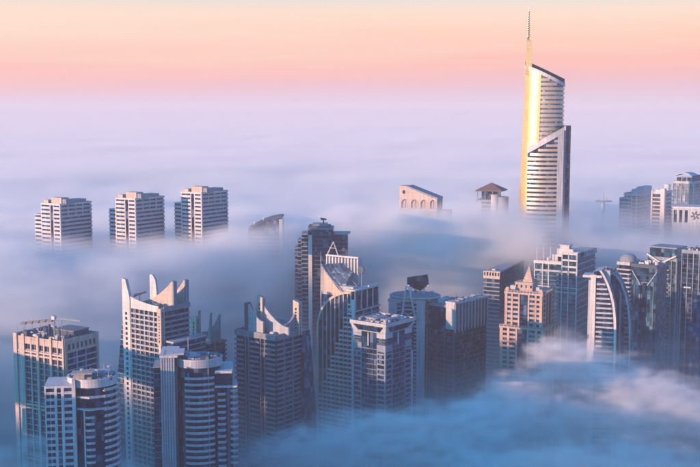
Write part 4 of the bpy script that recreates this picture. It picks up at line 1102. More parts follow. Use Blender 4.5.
# side: bands
stack('balcony', MB().fbox(FS, .6, w2-.3, -.6, .6, -.6, .7), PALE, R_, H-9, P*1.5, 28, label=None)
MB().box(-8, .5, w2*.3, w2+.5, H-3, Z(250, 0, w2*.6)).build('glass_box', LGLASS, R_)
MB().box(-8.4, .9, w2*.3-.4, w2+.9, H-4.4, H-3.02).build('glass_box_base', PALE, R_)
clutter(R_, X(536,4), X(556,4), 4, 14, zl+.02, 7, 51, 1.2, 1)

# ---- 13. sail-shaped tower
T = Tower('residential_tower', 'pale sail-shaped tower with a curved right edge and a cantilevered roof slab', 'tower', 600, 775, 276, facing(602, 775, 6))
R_ = T.root; H = T.H; X = T.X; Z = T.Z; P = 3.45
def sailedge(px0, px1, py0, py1, n=14, pw=.5):
    out = []
    for i in range(n+1):
        t = i/n; out.append((X(px0 + (px1-px0)*(t**pw if pw else t)), Z(py0 + (py1-py0)*t)))
    return out
E = [(X(px), Z(py)) for px, py in ((601.5,270.5),(604,274),(607,279.5),(610,286),(612.5,293),(614.5,300),(616,308),(617.2,318),(617.8,330),(618,350))] + [(X(618.2), 0)]
F = Face((-60, 0), (60, 0)); sh = lambda pts: [(x+60, z) for x, z in pts]
xl = X(591)
MB().fpoly(F, sh([(xl+2, 0)] + [E[-1]] + E[-2::-1] + [(xl+2, Z(272))]), -22, -.8).build('glass_body', DGLASS, R_)
m = MB()
for a, b in zip(E[:-1], E[1:]):
    th = 1.7; m.fpoly(F, sh([(a[0]-th, a[1]), (b[0]-th, b[1]), b, a]), -22.4, .8)
m.build('curved_edge', WHITE, R_)
MB().box(xl, X(596), -.2, 20, 0, Z(275)).build('white_pier', WHITE, R_)
MB().box(X(588.2), xl-.02, 2.5, 18, 0, Z(281)).build('side_wall', PALE, R_)
MB().box(X(583), X(602), -.6, 12, Z(277.5)-.3, Z(275.5)).build('roof_slab', WHITE, R_)
m = MB(); 
zz = Z(284); k = 0
while zz > 28:
    xe = float(np.interp(-zz, [-p[1] for p in E], [p[0] for p in E])) - 1.7
    if xe > X(598): MB().prism([(X(597), -.8), (xe-.8, -.8), (xe, .2), (xe, 3), (X(597), 3)], -.65, .55).build('balcony', PALE, R_, loc=(0,0,zz))
    zz -= P
# second shell behind
E2 = [(X(px, 14), Z(py, 0, 14)) for px, py in ((606,272),(613,272.5),(618,276),(622.5,283),(626.5,293),(629.5,304),(631.5,318),(632.5,340))] + [(X(633,14), 0)]
F2 = Face((-60, 14), (60, 14))
MB().fpoly(F2, sh([(X(608), 0)] + [E2[-1]] + E2[-2::-1]), -14, -1.2).build('glass_body', TGLASS, R_)
m = MB()
for a, b in zip(E2[:-1], E2[1:]): m.fpoly(F2, sh([(a[0]-1.2, a[1]), (b[0]-1.2, b[1]), b, a]) if b[1] < a[1]-1 else sh([(a[0], a[1]-1.2), (b[0], b[1]-1.2), b, a]), -14.4, .4)
m.build('curved_edge', PALE, R_)
zz = Z(296)
while zz > 28:
    xe = float(np.interp(-zz, [-p[1] for p in E2], [p[0] for p in E2])) - 1.2
    MB().box(X(624) if zz < Z(300) else X(619.5), xe, 13, 15.5, -.4, .4).build('balcony', GREY, R_, loc=(0,0,zz)); zz -= P
MB().box(X(619), X(620.6), 9, 15, 0, Z(293)).build('fin_wall', GREY, R_)
MB().box(X(603,3), X(610,3), 3, 9, Z(285), Z(271)).build('plant_room', PALE, R_)
m = MB().bar((X(606,4),4,Z(272)), (X(606,4),4,Z(266)), .25); m.bar((X(604,4),4,Z(268)), (X(612,4),4,Z(267.5)), .2); m.build('mast', STEEL, R_)
clutter(R_, X(603,3), X(616,3), 15, 24, Z(274), 4, 77, 1.0, 1)

# ---- 14-17. the dim cluster on the right
def plain(name_, label, px0, pxc, px1, Y, py, th, body, band, P, style='band', zmin=28, cat='tower', proud=.4, bh=.6, group=None):
    T = Tower(name_, label, cat, pxc, Y, py, th, group)
    w1 = -T.X(px0); w2 = min(40, T.Yl(px1)); F4 = boxfaces(w1, w2); H = T.H
    MB().prism([(-w1+.5,.5),(-.5,.5),(-.5,w2-.5),(-w1+.5,w2-.5)], 0, H-1).build('glass_body', body, T.root)
    MB().box(-w1+.7, -.7, .7, w2-.7, H-.99, H-.5).build('roof', ROOFM, T.root)
    for i, F in enumerate(F4): MB().fbox(F, 0 if i % 2 == 0 else .55, F.L if i % 2 == 0 else F.L-.55, H-2.2, H+.5, -.55, .3).build('parapet_wall', band, T.root)
    for F in F4[:2]:
        if style == 'band': stack('spandrel', MB().fbox(F, .1, F.L-.1, -bh, bh, -.6, proud), band, T.root, H-2.2-P, P, zmin)
        elif style == 'pier':
            n = max(3, int(F.L/4))
            for k in range(n+1): u = .3 + (F.L-.6)*k/n; MB().fbox(F, u-.3, u+.3, 0, H-2.2, -.55, proud - (.003 if F is F4[1] else 0)).build('pier', band, T.root)
            stack('spandrel', MB().fbox(F, .7, F.L-.7, -.25, .25, -.6, .05), DGREY, T.root, H-2.2-P, P, zmin)
    return T, T.root, H, w1, w2, F4

T, R_, H, w1, w2, F4 = plain('residential_tower', 'dim banded tower with a small roof dome, right of the sail-shaped tower', 617, 630, 640, 900, 263, 36, DGLASS, PALE, 3.6, proud=.7)
x = T.X(628.5, w2*.4); MB().lathe(x, w2*.4, [(7,H-.5),(7,H+1.5),(6.3,H+4),(4,H+6),(.4,H+6.8)], 24).build('dome', GREY, R_)
clutter(R_, -w1+2, -2, 2, 6, H-.5, 3, 61)

T, R_, H, w1, w2, F4 = plain('office_tower', 'dim blue glass tower with V-shaped chamfers below its roofline, right of the domed tower', 633, 658, 668, 840, 266, 38, GLASS, GREY, 3.7, 'none')
FF, FS = F4[:2]
stack('transom', MB().fbox(FF, .2, w1-.2, -.2, .2, -.62, -.3), DGREY, R_, H-8, 3.7, 28)
MB().fbox(FF, w1*.36, w1*.62, 0, H-14, -.4, .5).build('recess_strip', DGLASS, R_)
zt = H-2.21
for a, b in ((0, .36), (.62, 1)):
    u0, u1 = a*w1, b*w1; hi, lo = (zt-3, zt-14) if a == 0 else (zt-14, zt-3)
    MB().fpoly(FF, [(u0+.1, 0), (u1, 0), (u1, lo), (u0+.1, hi)], -.5, 1.6).build('folded_bay', PALE, R_) if False else MB().fpoly(FF, [(u0+.1, 0), (u1-.1, 0), (u1-.1, lo), (u0+.1, hi)], -.5, 1.6).build('folded_bay', TGLASS, R_)
    MB().fpoly(FF, [(u0+.1, hi), (u1-.1, lo), (u1-.1, lo+.9), (u0+.1, hi+.9)], -.5, 1.9).build('chamfer_coping', PALE, R_)
MB().fbox(FF, -.5, w1+.5, H-2.0, H+.6, .31, 3.2).build('roof_canopy', DGREY, R_)
for u in (.12, .88): MB().fbox(FF, w1*u-.15, w1*u+.15, 30, H-16, 1.6, 1.9).build('mullion', GREY, R_)
clutter(R_, -w1+2, -2, 2, w2-2, H-.5, 6, 63)

T, R_, H, w1, w2, F4 = plain('office_tower', 'dim glass tower with a deep blue box crown above V-shaped eaves', 648, 677, 688, 900, 259, 40, TGLASS, GREY, 3.7, 'pier')
zt = T.Z(249.5)
MB().box(-w1+1, -1, 1, w2-1, H+.1, zt).build('crown_box', TGLASS, R_)
MB().box(-w1+.6, -.6, .6, w2-.6, zt+.01, zt+1).build('crown_roof', GREY, R_)
FF = F4[0]
for s in (0, 1):
    u0, u1 = (0, w1*.5) if s == 0 else (w1*.5, w1); a, b = (H+1.8, H-5) if s == 0 else (H-5, H+1.8)
    MB().fpoly(FF, [(u0, a), (u1, b), (u1, b+1.4), (u0, a+1.4)], .32, 2.4).build('eave', WHITE, R_)
for u in (.3, .7): stack('balcony', MB().fbox(FF, w1*u-1.5, w1*u+1.5, -.4, .4, .02, .9), GREY, R_, H-10, 3.7, 28)

T, R_, H, w1, w2, F4 = plain('office_tower', 'dark slab tower with fine vertical ribs cut by the right edge of the picture', 682, 706, 716, 800, 252, 40, DGLASS, GREY, 3.7, 'pier')
clutter(R_, -w1+2, -2, 2, w2-2, H-.5, 8, 66)
MB().fbox(F4[0], w1*.15, w1*.45, H-28, H-27, .4, 1.2).build('belt_course', PALE, R_)
MB().fbox(F4[0], w1*.52, w1*.9, 0, H-30, .41, 1.6).build('bay', GLASS, R_)

# ---- 18-21. the group standing in the fog, upper right
T, R_, H, w1, w2, F4 = plain('residential_tower', 'hazy stepped blue tower left of the white banded pair in the upper right', 624, 640, 653, 1120, 194, 34, GLASS, PALE, 3.8)
for a, b, c, d, py in ((-.5,-.05,.1,.9,189.5),(-.35,.0,.3,1.0,187.5)):
    MB().box(w1*a-2, w1*b-1, w2*c, w2*d-1, H-.5, T.Z(py, 0, 5)).build('penthouse', PALE, R_); H2 = T.Z(py, 0, 5)
MB().box(-w1-4, -w1*.55, -1.5, w2*.6, 0, H-5).build('lower_wing', GLASS, R_)
stack('spandrel', MB().box(-w1-4.3, -w1*.55+.2, -1.8, w2*.6, -.7, .7), PALE, R_, H-5, 3.8, 60)
FF = F4[0]
for u in (.2, .5, .8): MB().fbox(FF, w1*u-.6, w1*u+.6, 0, H-3, -.5, .6).build('pier', WHITE, R_)
clutter(R_, -w1+1, -1, 1, 6, H-.5, 4, 71)

T, R_, H, w1, w2, F4 = plain('residential_tower', 'hazy white tower of thin balcony bands split by a plain white shaft', 652, 664, 672.5, 1090, 192, 36, DGLASS, WHITE, 3.8, proud=1.0)
MB().box(-3.2, 1.2, -1.3, 3.2, 0, T.Z(188.5)).build('white_shaft', WHITE, R_)
MB().box(-w1-.5, -w1+1, -1, 2, 0, H+1).build('white_shaft', WHITE, R_)
MB().box(-w1*.8, -3.4, 2, w2-2, H-.5, T.Z(190)).build('penthouse', WHITE, R_)
MB().lathe(-2, w2*.6, [(3,H-.5),(3,T.Z(186)),(3.4,T.Z(186)),(3.4,T.Z(185))], 16).build('water_tank', WHITE, R_)

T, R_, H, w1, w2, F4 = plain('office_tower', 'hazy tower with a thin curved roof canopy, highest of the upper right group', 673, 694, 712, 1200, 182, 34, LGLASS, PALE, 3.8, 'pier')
MB().box(-w1*.85, -w1*.1, 2, w2*.5, H-.5, T.Z(178)).build('penthouse', GLASS, R_)
c0 = -w1*.5
m = MB()
for k in range(8):
    a, b = k/8, (k+1)/8; f = lambda t: T.Z(176.5) + 3.0*math.sin(PI*t)
    xa = -w1*.92 + w1*.85*a; xb = -w1*.92 + w1*.85*b
    m.hexa([(xa,0,f(a)),(xb,0,f(b)),(xb,w2*.55,f(b)),(xa,w2*.55,f(a)),(xa,0,f(a)+.7),(xb,0,f(b)+.7),(xb,w2*.55,f(b)+.7),(xa,w2*.55,f(a)+.7)])
m.build('canopy', WHITE, R_)
for u in (.85, .6, .35, .12): MB().bar((-w1*u, 1, H-.5), (-w1*u, 1, T.Z(176.3)), .3).build('canopy_post', WHITE, R_)
MB().box(1, 18, 2, 14, H-.4, T.Z(177)).build('dark_plant_room', DGREY, R_) if False else MB().box(-3, -.8, 2, w2*.8, H-.5, T.Z(176)).build('plant_room', DGREY, R_)

T = Tower('apartment_block', 'white-fronted block with three tall dark slots and a rosette panel, at the right edge', 'building', 688, 1060, 208, facing(688, 1060, 4))
R_ = T.root; H = T.H; X = T.X; Z = T.Z
MB().box(X(673), X(706), .6, 30, 0, H-.6).build('glass_body', DGLASS, R_)
MB().box(X(672.4), X(706.5), 0, 30.4, H-.58, H+1).build('cornice', WHITE, R_)
zb = Z(222.5)
for a, b in ((672.5,674),(677,679.5),(682.5,685),(688,691)): MB().box(X(a), X(b), -.1, .62, zb, H-2.2).build('pier', PALE, R_)
MB().box(X(672.5), X(706), -.098, .62, H-2.19, H-.6).build('lintel_band', PALE, R_)
MB().box(X(672.5), X(706), -.1, .62, 0, zb).build('lower_wall', PALE, R_)
MB().box(X(691)+.01, X(706), -.05, .62, zb, H-2.2).build('rosette_wall', PALE, R_)
xc = X(695.5); zc = (zb+H-2)/2
m = MB()
for k in range(6):
    a = PI*k/6*2 + .3; m.bar((xc+1.2*math.cos(a), -.25, zc+1+1.2*math.sin(a)), (xc+4.2*math.cos(a), -.25, zc+1+4.2*math.sin(a)), .7, 5)
m.build('rosette', DGREY, R_)

T = Tower('radio_mast', 'faint mast with a flat cross-shaped platform, just right of the golden tower', 'mast', 603, 1250, 201, 0)
R_ = T.root; H = T.H
MB().bar((0,0,0), (0,0,H-2), 3.2, 12, 2.2).build('shaft', PALE, R_)
MB().prism([(-9,-2),(-2,-3),(8,-2),(10,0),(8,2),(-2,3),(-9,2)], H-1.2, H+.3).build('platform', GREY, R_)
MB().bar((0,0,H+.3), (0,0,T.Z(192)), .7, 6, .2).build('needle', PALE, R_)
for s in (-1, 1): MB().bar((s*7,0,H+.3), (s*2,0,H+3.5), .25).build('stay', STEEL, R_)

# ---- 22. dark stepped tower in the middle distance
T = Tower('residential_tower', 'dark blue tower with a stepped left edge and a roof crane, behind the arched tower', 'tower', 320, 940, 229, facing(320, 940, 3))
R_ = T.root; H = T.H; X = T.X; Z = T.Z
for i, (a, b, py, y0) in enumerate(((294.5,297.5,249,5),(297.5,301.5,241,3.5),(301.5,308,234.5,2),(308,333,229,0.3),(333,347.5,235,4))):
    zz_ = Z(py)
    MB().box(X(a)+.02, X(b), y0, 26-i*.3, 0, zz_-.6).build('glass_body', DGLASS, R_)
    MB().box(X(a)-.25, X(b)-.3, y0-.3, 26-i*.3, zz_-.58, zz_+.5).build('cornice', GREY, R_)
for a, b, py, y0 in ((293.8,298.5,252,4),(297.2,302,244,2.6),(301,307.5,238,1.1)):
    stack('balcony', MB().box(X(a), X(b), y0, 10, -.5, .4), GREY, R_, Z(py), 3.7, 60)
stack('spandrel', MB().box(X(312.5), X(331), -.1, .3, -.5, .5), DGREY, R_, H-5, 3.7, 60)
stack('spandrel', MB().box(X(334), X(347.8), 3.6, 4, -.5, .5), DGREY, R_, Z(238), 3.7, 60)
MB().box(X(308.3), X(312), -1.2, .28, 0, Z(235)).build('white_shaft', WHITE, R_)
MB().box(X(308), X(330), 4, 20, H+.52, Z(226.5)).build('penthouse', DGREY, R_); MB().box(X(312), X(327), 5, 18, Z(226.5)+.01, Z(224.5)).build('penthouse', GREY, R_)
x = X(323.5, 6); z0 = Z(224.5)
m = MB().bar((x,6,z0), (x,6,z0+3.6), .6); m.box(x-2.2, x+2.6, 5, 7, z0+3.2, z0+4.6); m.bar((x-3,6,z0+5), (x+2,6,z0+4.4), .35); m.build('roof_crane', DSTEEL, R_)
MB().box(X(334), X(350), 4.5, 16, Z(235)+.52, Z(233.5)+.4).build('canopy', PALE, R_)

# ---- 23. faint curved-roof tower
T = Tower('residential_tower', 'faint tower with a curved rising roof, left of the dark stepped tower', 'tower', 266, 1040, 220, facing(266, 1040, 5))
R_ = T.root; H = T.H; X = T.X; Z = T.Z
x0, x1 = X(248), X(282); n = 12
top = [(x0 + (x1-x0)*i/n, Z(229) + (Z(217)-Z(229))*math.sin(PI/2*i/n)) for i in range(n+1)]
F = Face((x0, .5), (x1, .5))
MB().fpoly(F, [(0,0),(x1-x0,0)] + [(x-x0, z-1) for x, z in top][::-1], -24, 0).build('glass_body', GLASS, R_)
m = MB()
for a, b in zip(top[:-1], top[1:]): m.fpoly(F, [(a[0]-x0, a[1]-1), (b[0]-x0, b[1]-1), (b[0]-x0, b[1]+.6), (a[0]-x0, a[1]+.6)], -24.5, .8)
m.build('curved_roof', DGREY, R_)
MB().box(X(279), x1+.3, -.5, .5, 0, Z(219)).build('pier', PALE, R_)
stack('balcony', MB().box(X(258), X(268), -1, .5, -.6, .6), WHITE, R_, Z(237), 3.9, 60)
stack('spandrel', MB().box(x0+1, X(257.5), -.1, .5, -.5, .5), PALE, R_, Z(237), 3.9, 60)
stack('spandrel', MB().box(X(269), X(278), -.1, .5, -.5, .5), PALE, R_, Z(237), 3.9, 60)
for px, pz in ((254, 224), (263, 219)): MB().bar((X(px), 4, Z(226)), (X(px), 4, Z(pz-2)), .3).build('mast', STEEL, R_)

# ---- 24. gable with four arches
T = Tower('office_tower', 'lit cream tower top with a slanting roof, four arched openings and one round hole', 'tower', 437, 1080, 200, 22)
R_ = T.root; X = T.X; Z = T.Z; w1 = -X(399.5, 0, 165); w2 = max(18, T.Yl(442.5, 0, 165)); FF, FS, FB, FL = boxfaces(w1, w2)
zA, zB = Z(187, -w1), Z(199.5); zw0, zw1 = Z(209.3, -w1*.5), Z(199.8, -w1*.5)
uu = lambda px: w1 + X(px, 0, zw0)
th = 1.6
MB().fbox(FF, .5, w1-.5, 0, zw1+.5, -w2+1, -th).build('core_wall', SAND, R_)
MB().fbox(FF, 0, w1, 0, zw0, -th, 0).build('wall', BEIGE, R_)
arches = [(401.3,409),(411,418.7),(420.6,428.2),(430,436.3)]
edges = [0] + [e for a in arches for e in (uu(a[0]), uu(a[1]))] + [w1]
for k in range(0, len(edges), 2): MB().fbox(FF, edges[k], edges[k+1], zw0+.002, zw1+.5, -th, 0).build('arch_pier', BEIGE, R_)
for a, b in arches:
    u0, u1 = uu(a), uu(b); r = (u1-u0)/2; c = (u0+u1)/2; m = MB(); zs = zw1+.5-r-.3
    for k in range(10):
        t0, t1 = PI*k/10, PI*(k+1)/10
        p = [(c-r*math.cos(t0), zs+r*math.sin(t0)), (c-r*math.cos(t1), zs+r*math.sin(t1))]
        m.fpoly(FF, [p[0], p[1], (p[1][0], zw1+.5), (p[0][0], zw1+.5)], -th, -.003)
    m.build('arch', BEIGE, R_)
    MB().fbox(FF, u0-.3, u1+.3, zw0, zw0+.8, 0.002, .5).build('sill', WHITE, R_)
    MB().fbox(FF, c-.12, c+.12, zw0, zs+r, -th+.02, -th+.3).build('mullion', DGREY, R_)
zf = lambda u: zA if u < w1*.22 else zA + (zB-zA)*(u-w1*.22)/(w1*.78)
# upper wall with the round hole
hc, hz, hr = uu(404), Z(192, -w1*.9), 1.9
m = MB(); N = 16; zl, zh = zw1+.5, zA
L0, L1 = 0, hc*2
sq = []
for k in range(N+1):
    t = 2*PI*k/N + PI/4; d = 1/max(abs(math.cos(t)), abs(math.sin(t)))
    sq.append((hc + (L1-L0)/2*math.cos(t)*d, (zl+zA)/2 + (zA-zl)/2*math.sin(t)*d))
cc = [(hc + hr*math.cos(2*PI*k/N + PI/4), hz + hr*math.sin(2*PI*k/N + PI/4)) for k in range(N+1)]
for k in range(N): m.fpoly(FF, [cc[k], sq[k], sq[k+1], cc[k+1]], -th, 0)
m.fpoly(FF, [(L1, zl), (w1, zl), (w1, zB), (w1*.22, zA), (L1, zA)] if L1 < w1*.22 else [(L1, zl), (w1, zl), (w1, zB), (L1, zf(L1))], -th, 0)
m.build('gable_wall', BEIGE, R_)
MB().fpoly(FF, [(.5, zl), (w1-.5, zl), (w1-.5, zB-.5), (w1*.24, zA-.5), (.5, zA-.5)], -w2+1, -th-.6).build('core_upper', GREY, R_)
MB().fpoly(FF, [(w1*.2, zA+.01), (w1+.4, zB+.01), (w1+.4, zB+1.6), (w1*.2, zA+1.4)], -w2, -.4).build('slant_roof', GREY, R_)
MB().fpoly(FF, [(-.2, zA+.01), (w1*.2-.01, zA+.01), (w1*.2-.01, zA+1.0), (-.2, zA+1.0)], -w2, -.2).build('flat_roof', BEIGE, R_)
MB().fbox(FS, th+.01, w2, 0, zB, -.49, 0).build('side_wall', GREY, R_)
MB().box(-8, 9, 3, 22, 0, Z(211)).build('lower_wing', GREY, R_)
stack('spandrel', MB().fbox(FF, .5, w1-.5, -.5, .5, 0.002, .5), WHITE, R_, zw0-4, 4, 120)

# ---- 25. pavilion with pyramid roof
T = Tower('office_tower', 'dark tower top with a wide brown pyramid roof, left of the golden tower', 'tower', 492, 1090, 191, 20)
R_ = T.root; X = T.X; Z = T.Z; H = T.H
hw = (X(508)-X(474.5))/2*.80; cx, cyy = X(491, 10), 12
MB().box(cx-hw*.6, cx+hw*.6, cyy-hw*.6, cyy+hw*.6, 0, H-.5).build('glass_body', DGLASS, R_)
za = Z(182.5, cx, cyy)
rr = [(cx-hw,cyy-hw),(cx+hw,cyy-hw),(cx+hw,cyy+hw),(cx-hw,cyy+hw)]
m = MB(); m.add([(x,y,H-.48) for x,y in rr] + [(x,y,H+.3) for x,y in rr] + [(cx,cyy,za)], [(3,2,1,0),(0,1,5,4),(1,2,6,5),(2,3,7,6),(3,0,4,7),(4,5,8),(5,6,8),(6,7,8),(7,4,8)])
m.build('pyramid_roof', TILE, R_)
for sx in (-1, -.33, .33, 1): MB().bar((cx+sx*hw*.85, cyy-hw*.85, H-9), (cx+sx*hw*.85, cyy-hw*.85, H-.5), .45).build('column', GREY, R_)
MB().box(cx-hw*.95, cx+hw*.95, cyy-hw*.95, cyy+hw*.95, H-11, H-9.01).build('terrace', GREY, R_)
MB().lathe(X(503,2), 0, [(6,0),(6,Z(198)),(6.4,Z(198)),(6.4,Z(197)),(5,Z(196.2))], 24).build('drum', GREY, R_)
MB().lathe(X(497,6), -3, [(4,0),(4,Z(195)),(4.3,Z(195)),(4.3,Z(194.2))], 20).build('drum', PALE, R_)
stack('spandrel', MB().box(cx-hw*.64, cx+hw*.64, cyy-hw*.64, cyy-hw*.6, -.5, .5), PALE, R_, H-14, 4, 110)

# ---- 26-28. three banded towers on the left
def trio(off, dy, Y, label):
    T = Tower('office_tower', label, 'tower', 60+off, Y, 204.5+dy, 33, 'three banded towers in a row above the fog')
    R_ = T.root; H = T.H; P = 3.75
    k = Y/1000
    w1 = 25.5; w2 = 39.0                      # the same building three times
    FF, FS, FB, FL = boxfaces(w1, w2)
    MB().prism([(-w1+.5,.5),(-.5,.5),(-.5,w2-.5),(-w1+.5,w2-.5)], 0, H-.8).build('glass_body', GLASS, R_)
    MB().box(-w1+.7, -.7, .7, w2-.7, H-.79, H-.4).build('roof', ROOFM, R_)
    # lower step on the left
    s = w1+9; zs = H-10.8
    MB().box(-s+.5, -w1+.48, .5, w2*.7, 0, zs-.5).build('glass_wing', GLASS, R_)
    MB().box(-s, -w1-.02, 0, w2*.7, zs-.49, zs+.4).build('wing_roof', WHITE, R_)
    stack('spandrel', MB().box(-s, -w1-.02, 0, w2*.7, -1.02, 1.02), WHITE, R_, zs-P+.4, P, 100)
    a, b = w1*.5, w1*.64
    for i, F in enumerate((FF, FS, FB, FL)): MB().fbox(F, 0 if i % 2 == 0 else .55, F.L if i % 2 == 0 else F.L-.55, H-1.2, H+.5, -.55, .25).build('parapet_wall', WHITE, R_)
    m = MB().fbox(FF, .0, a, -1.02, 1.02, -.55, .25).fbox(FF, b, w1, -1.02, 1.02, -.55, .253)
    stack('spandrel', MB().fbox(FF, .0, a, -1.02, 1.02, -.55, .25), WHITE, R_, H-1.2-P*.7, P, 100)
    stack('spandrel', MB().fbox(FF, b, w1, -1.02, 1.02, -.55, .25), WHITE, R_, H-1.2-P*.7, P, 100)
    MB().fbox(FF, a+.02, b-.02, 0, H-1.2, -.5, -.1).build('recess_strip', DGLASS, R_)
    for u in (a-.5, b+.5, w1-.5, .5): MB().fbox(FF, u-.45, u+.45, 0, H-1.21, -.55, .15).build('pier', WHITE, R_)
    stack('spandrel', MB().fbox(FS, .57, w2, -1.02, 1.02, -.55, .22), PALE, R_, H-1.2-P*.7, P, 100)  # unlit side gets bluer bands, its shade put into the colour
    MB().fbox(FS, 0.0, 1.1, 0, H-1.21, -.45, .28).build('pier', PALE, R_)
    for u in (.25, .48, .71, .95): MB().fbox(FS, w2*u-.6, w2*u+.6, H-1.2-P*3, H-1.21, -.55, .3).build('pier', PALE, R_)
    for F in (FB, FL): stack('spandrel', MB().fbox(F, .5, F.L-.5, -1.02, 1.02, -.55, .1), WHITE, R_, H-1.2-P*1.4, P*2, 100)
    MB().box(-w1*.62, -w1*.1, 4, 13, H-.38, H+5.6).build('penthouse', BEIGE, R_)
    MB().box(-w1*.1+.02, -w1*.1+5, 5, 15, H-.38, H+4.4).build('penthouse', GREY, R_)
    MB().box(-w1*.98, -w1*.74, 3, 8, H-.38, H+3.0).build('penthouse', BEIGE, R_)
    MB().box(-w1*.5, -2, 18, w2-5, H-.38, H+3.2).build('plant_room', GREY, R_)
    clutter(R_, -w1*.6, -1.5, 15.5, w2-2, H-.3, 8, int(off)+5, 1.0, 2)
trio(0, 0, 1000, 'leftmost of the three banded towers above the fog')
trio(75.3, -5.5, 1012, 'middle one of the three banded towers above the fog')
trio(141.5, -11.5, 1030, 'rightmost of the three banded towers above the fog, its roof highest of them')

# ---- 29. the spired skyscraper, painted sunlit gold
T = Tower('skyscraper', 'tallest skyscraper, left side painted sunlit gold, with a slanted top and a ringed spire', 'skyscraper', 545, 1050, 100, facing(545, 1050, 0))
R_ = T.root; X = T.X; Z = T.Z
SUN_GOLD = metal('sun_gold_cladding', (0.85, 0.62, 0.26), 0.30, 0.6)  # warm sunlight on the flank put into the metal's colour
SILV = metal('sun_warm_cladding', (0.62, 0.55, 0.43), 0.32, 0.5)  # silver tinted warm to carry the painted sunlight round
yc = 22.0
xr = X(564.5, yc, 300)
def xl_(z): # left edge leans in towards the top
    zt_, zb_ = Z(67, 0, yc), Z(213, 0, yc); t = (z - zb_) / (zt_ - zb_)
    return X(519, yc, zb_) + (X(525.6, yc, zt_) - X(519, yc, zb_)) * max(-.4, t) ** 1 if True else 0
z67, z83 = Z(66.5, 0, yc), Z(84, 0, yc)
def ztop(x):
    a, b = xl_(z67)+1, xr; t = min(1, max(0, (x - a) / (b - a))); return z67 + (z83 - z67) * (t ** 1.15)
def plan(z, grow=0.0, n=48):
    a, b = xl_(z) - grow, xr + grow; c = (a+b)/2; r = (b-a)/2
    return [(c + r*math.cos(2*PI*k/n), yc + (r*.82)*math.sin(2*PI*k/n)) for k in range(n)]
zs = [0, 60, 120, 160, 200, 230, 255]
m = MB(); n = 48; vs = []
for z in zs: vs += [(x, y, z) for x, y in plan(z, -.5)]
for x, y in plan(z67, -.5): vs.append((x, y, ztop(x) - 2.0))
rws = len(zs)
fs = [(j*n+k, j*n+(k+1)%n, (j+1)*n+(k+1)%n, (j+1)*n+k) for j in range(rws) for k in range(n)] + [tuple(range(rws*n, rws*n+n))]
m.add(vs, fs); m.build('glass_body', LGLASS, R_)
# left flank shell, the low sun's gold put into its colour
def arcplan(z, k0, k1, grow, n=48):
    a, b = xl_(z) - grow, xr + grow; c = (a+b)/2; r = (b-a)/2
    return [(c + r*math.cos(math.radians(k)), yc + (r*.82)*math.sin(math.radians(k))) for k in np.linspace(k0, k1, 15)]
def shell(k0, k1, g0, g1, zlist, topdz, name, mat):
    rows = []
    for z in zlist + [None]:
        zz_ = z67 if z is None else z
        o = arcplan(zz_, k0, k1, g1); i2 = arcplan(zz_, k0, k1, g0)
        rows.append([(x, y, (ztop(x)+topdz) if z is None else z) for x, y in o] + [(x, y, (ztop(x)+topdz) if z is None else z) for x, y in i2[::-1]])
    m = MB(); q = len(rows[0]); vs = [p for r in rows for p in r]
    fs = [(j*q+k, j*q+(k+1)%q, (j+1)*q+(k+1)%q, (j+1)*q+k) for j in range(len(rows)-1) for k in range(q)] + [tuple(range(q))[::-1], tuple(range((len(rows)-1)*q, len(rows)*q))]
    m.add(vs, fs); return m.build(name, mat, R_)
shell(160, 260, -.4, .55, [0, 60, 120, 160, 200, 230], .3, 'sun_gold_flank', SUN_GOLD)
# storey bands
z = 60.0; P = 4.25; k = 0
while z < z67:
    a0 = 260.5; a1 = 372
    pts_o = arcplan(z, a0, a1, .45); pts_i = arcplan(z, a0, a1, -.6)
    keep = [i for i, p in enumerate(pts_o) if ztop(p[0]) - 3.2 > z]
    if len(keep) > 2: MB().ring([pts_o[i] for i in keep], [pts_i[i] for i in keep], z-1.3, z+1.3).build('storey_band', SILV, R_)
    z += P
# slanted roof rim and dark roof blade
m = MB(); o = plan(z67, .9); i2 = plan(z67, -1.2); vs = []
for P_, dz in ((o, -2.6), (o, .8), (i2, .8), (i2, -2.6)): vs += [(x, y, ztop(x)+dz) for x, y in P_]
fs = [(j*n+k, j*n+(k+1)%n, ((j+1)%4)*n+(k+1)%n, ((j+1)%4)*n+k) for j in range(4) for k in range(n)]
m.add(vs, fs); m.build('roof_rim', WHITE, R_)
m = MB(); o = plan(z67, -1.25); m.add([(x, y, ztop(x)-1.98) for x, y in o] + [(x, y, ztop(x)-.6) for x, y in o], [tuple(range(n))[::-1], tuple(range(n,2*n))] + [(k,(k+1)%n,n+(k+1)%n,n+k) for k in range(n)]); m.build('roof', DGREY, R_)
m = MB(); pb = [p for p in plan(z67, .3) if p[1] > yc-.01]; pb = sorted(pb, key=lambda p: p[0]); q = len(pb)
pin = [(x, y-1.0 if True else y) for x, y in pb]
vs = [(x,y,ztop(x)+.82) for x,y in pb] + [(x,y,ztop(x)+.82) for x,y in pin] + [(x,y,ztop(x)+5.0) for x,y in pb] + [(x,y,ztop(x)+5.0) for x,y in pin]
m.add(vs, [f for i in range(q-1) for f in ((i,i+1,2*q+i+1,2*q+i),(q+i+1,q+i,3*q+i,3*q+i+1),(2*q+i,2*q+i+1,3*q+i+1,3*q+i))] + [(q,0,2*q,3*q),(q-1,2*q-1,4*q-1,3*q-1)]); m.build('roof_screen', DSTEEL, R_)
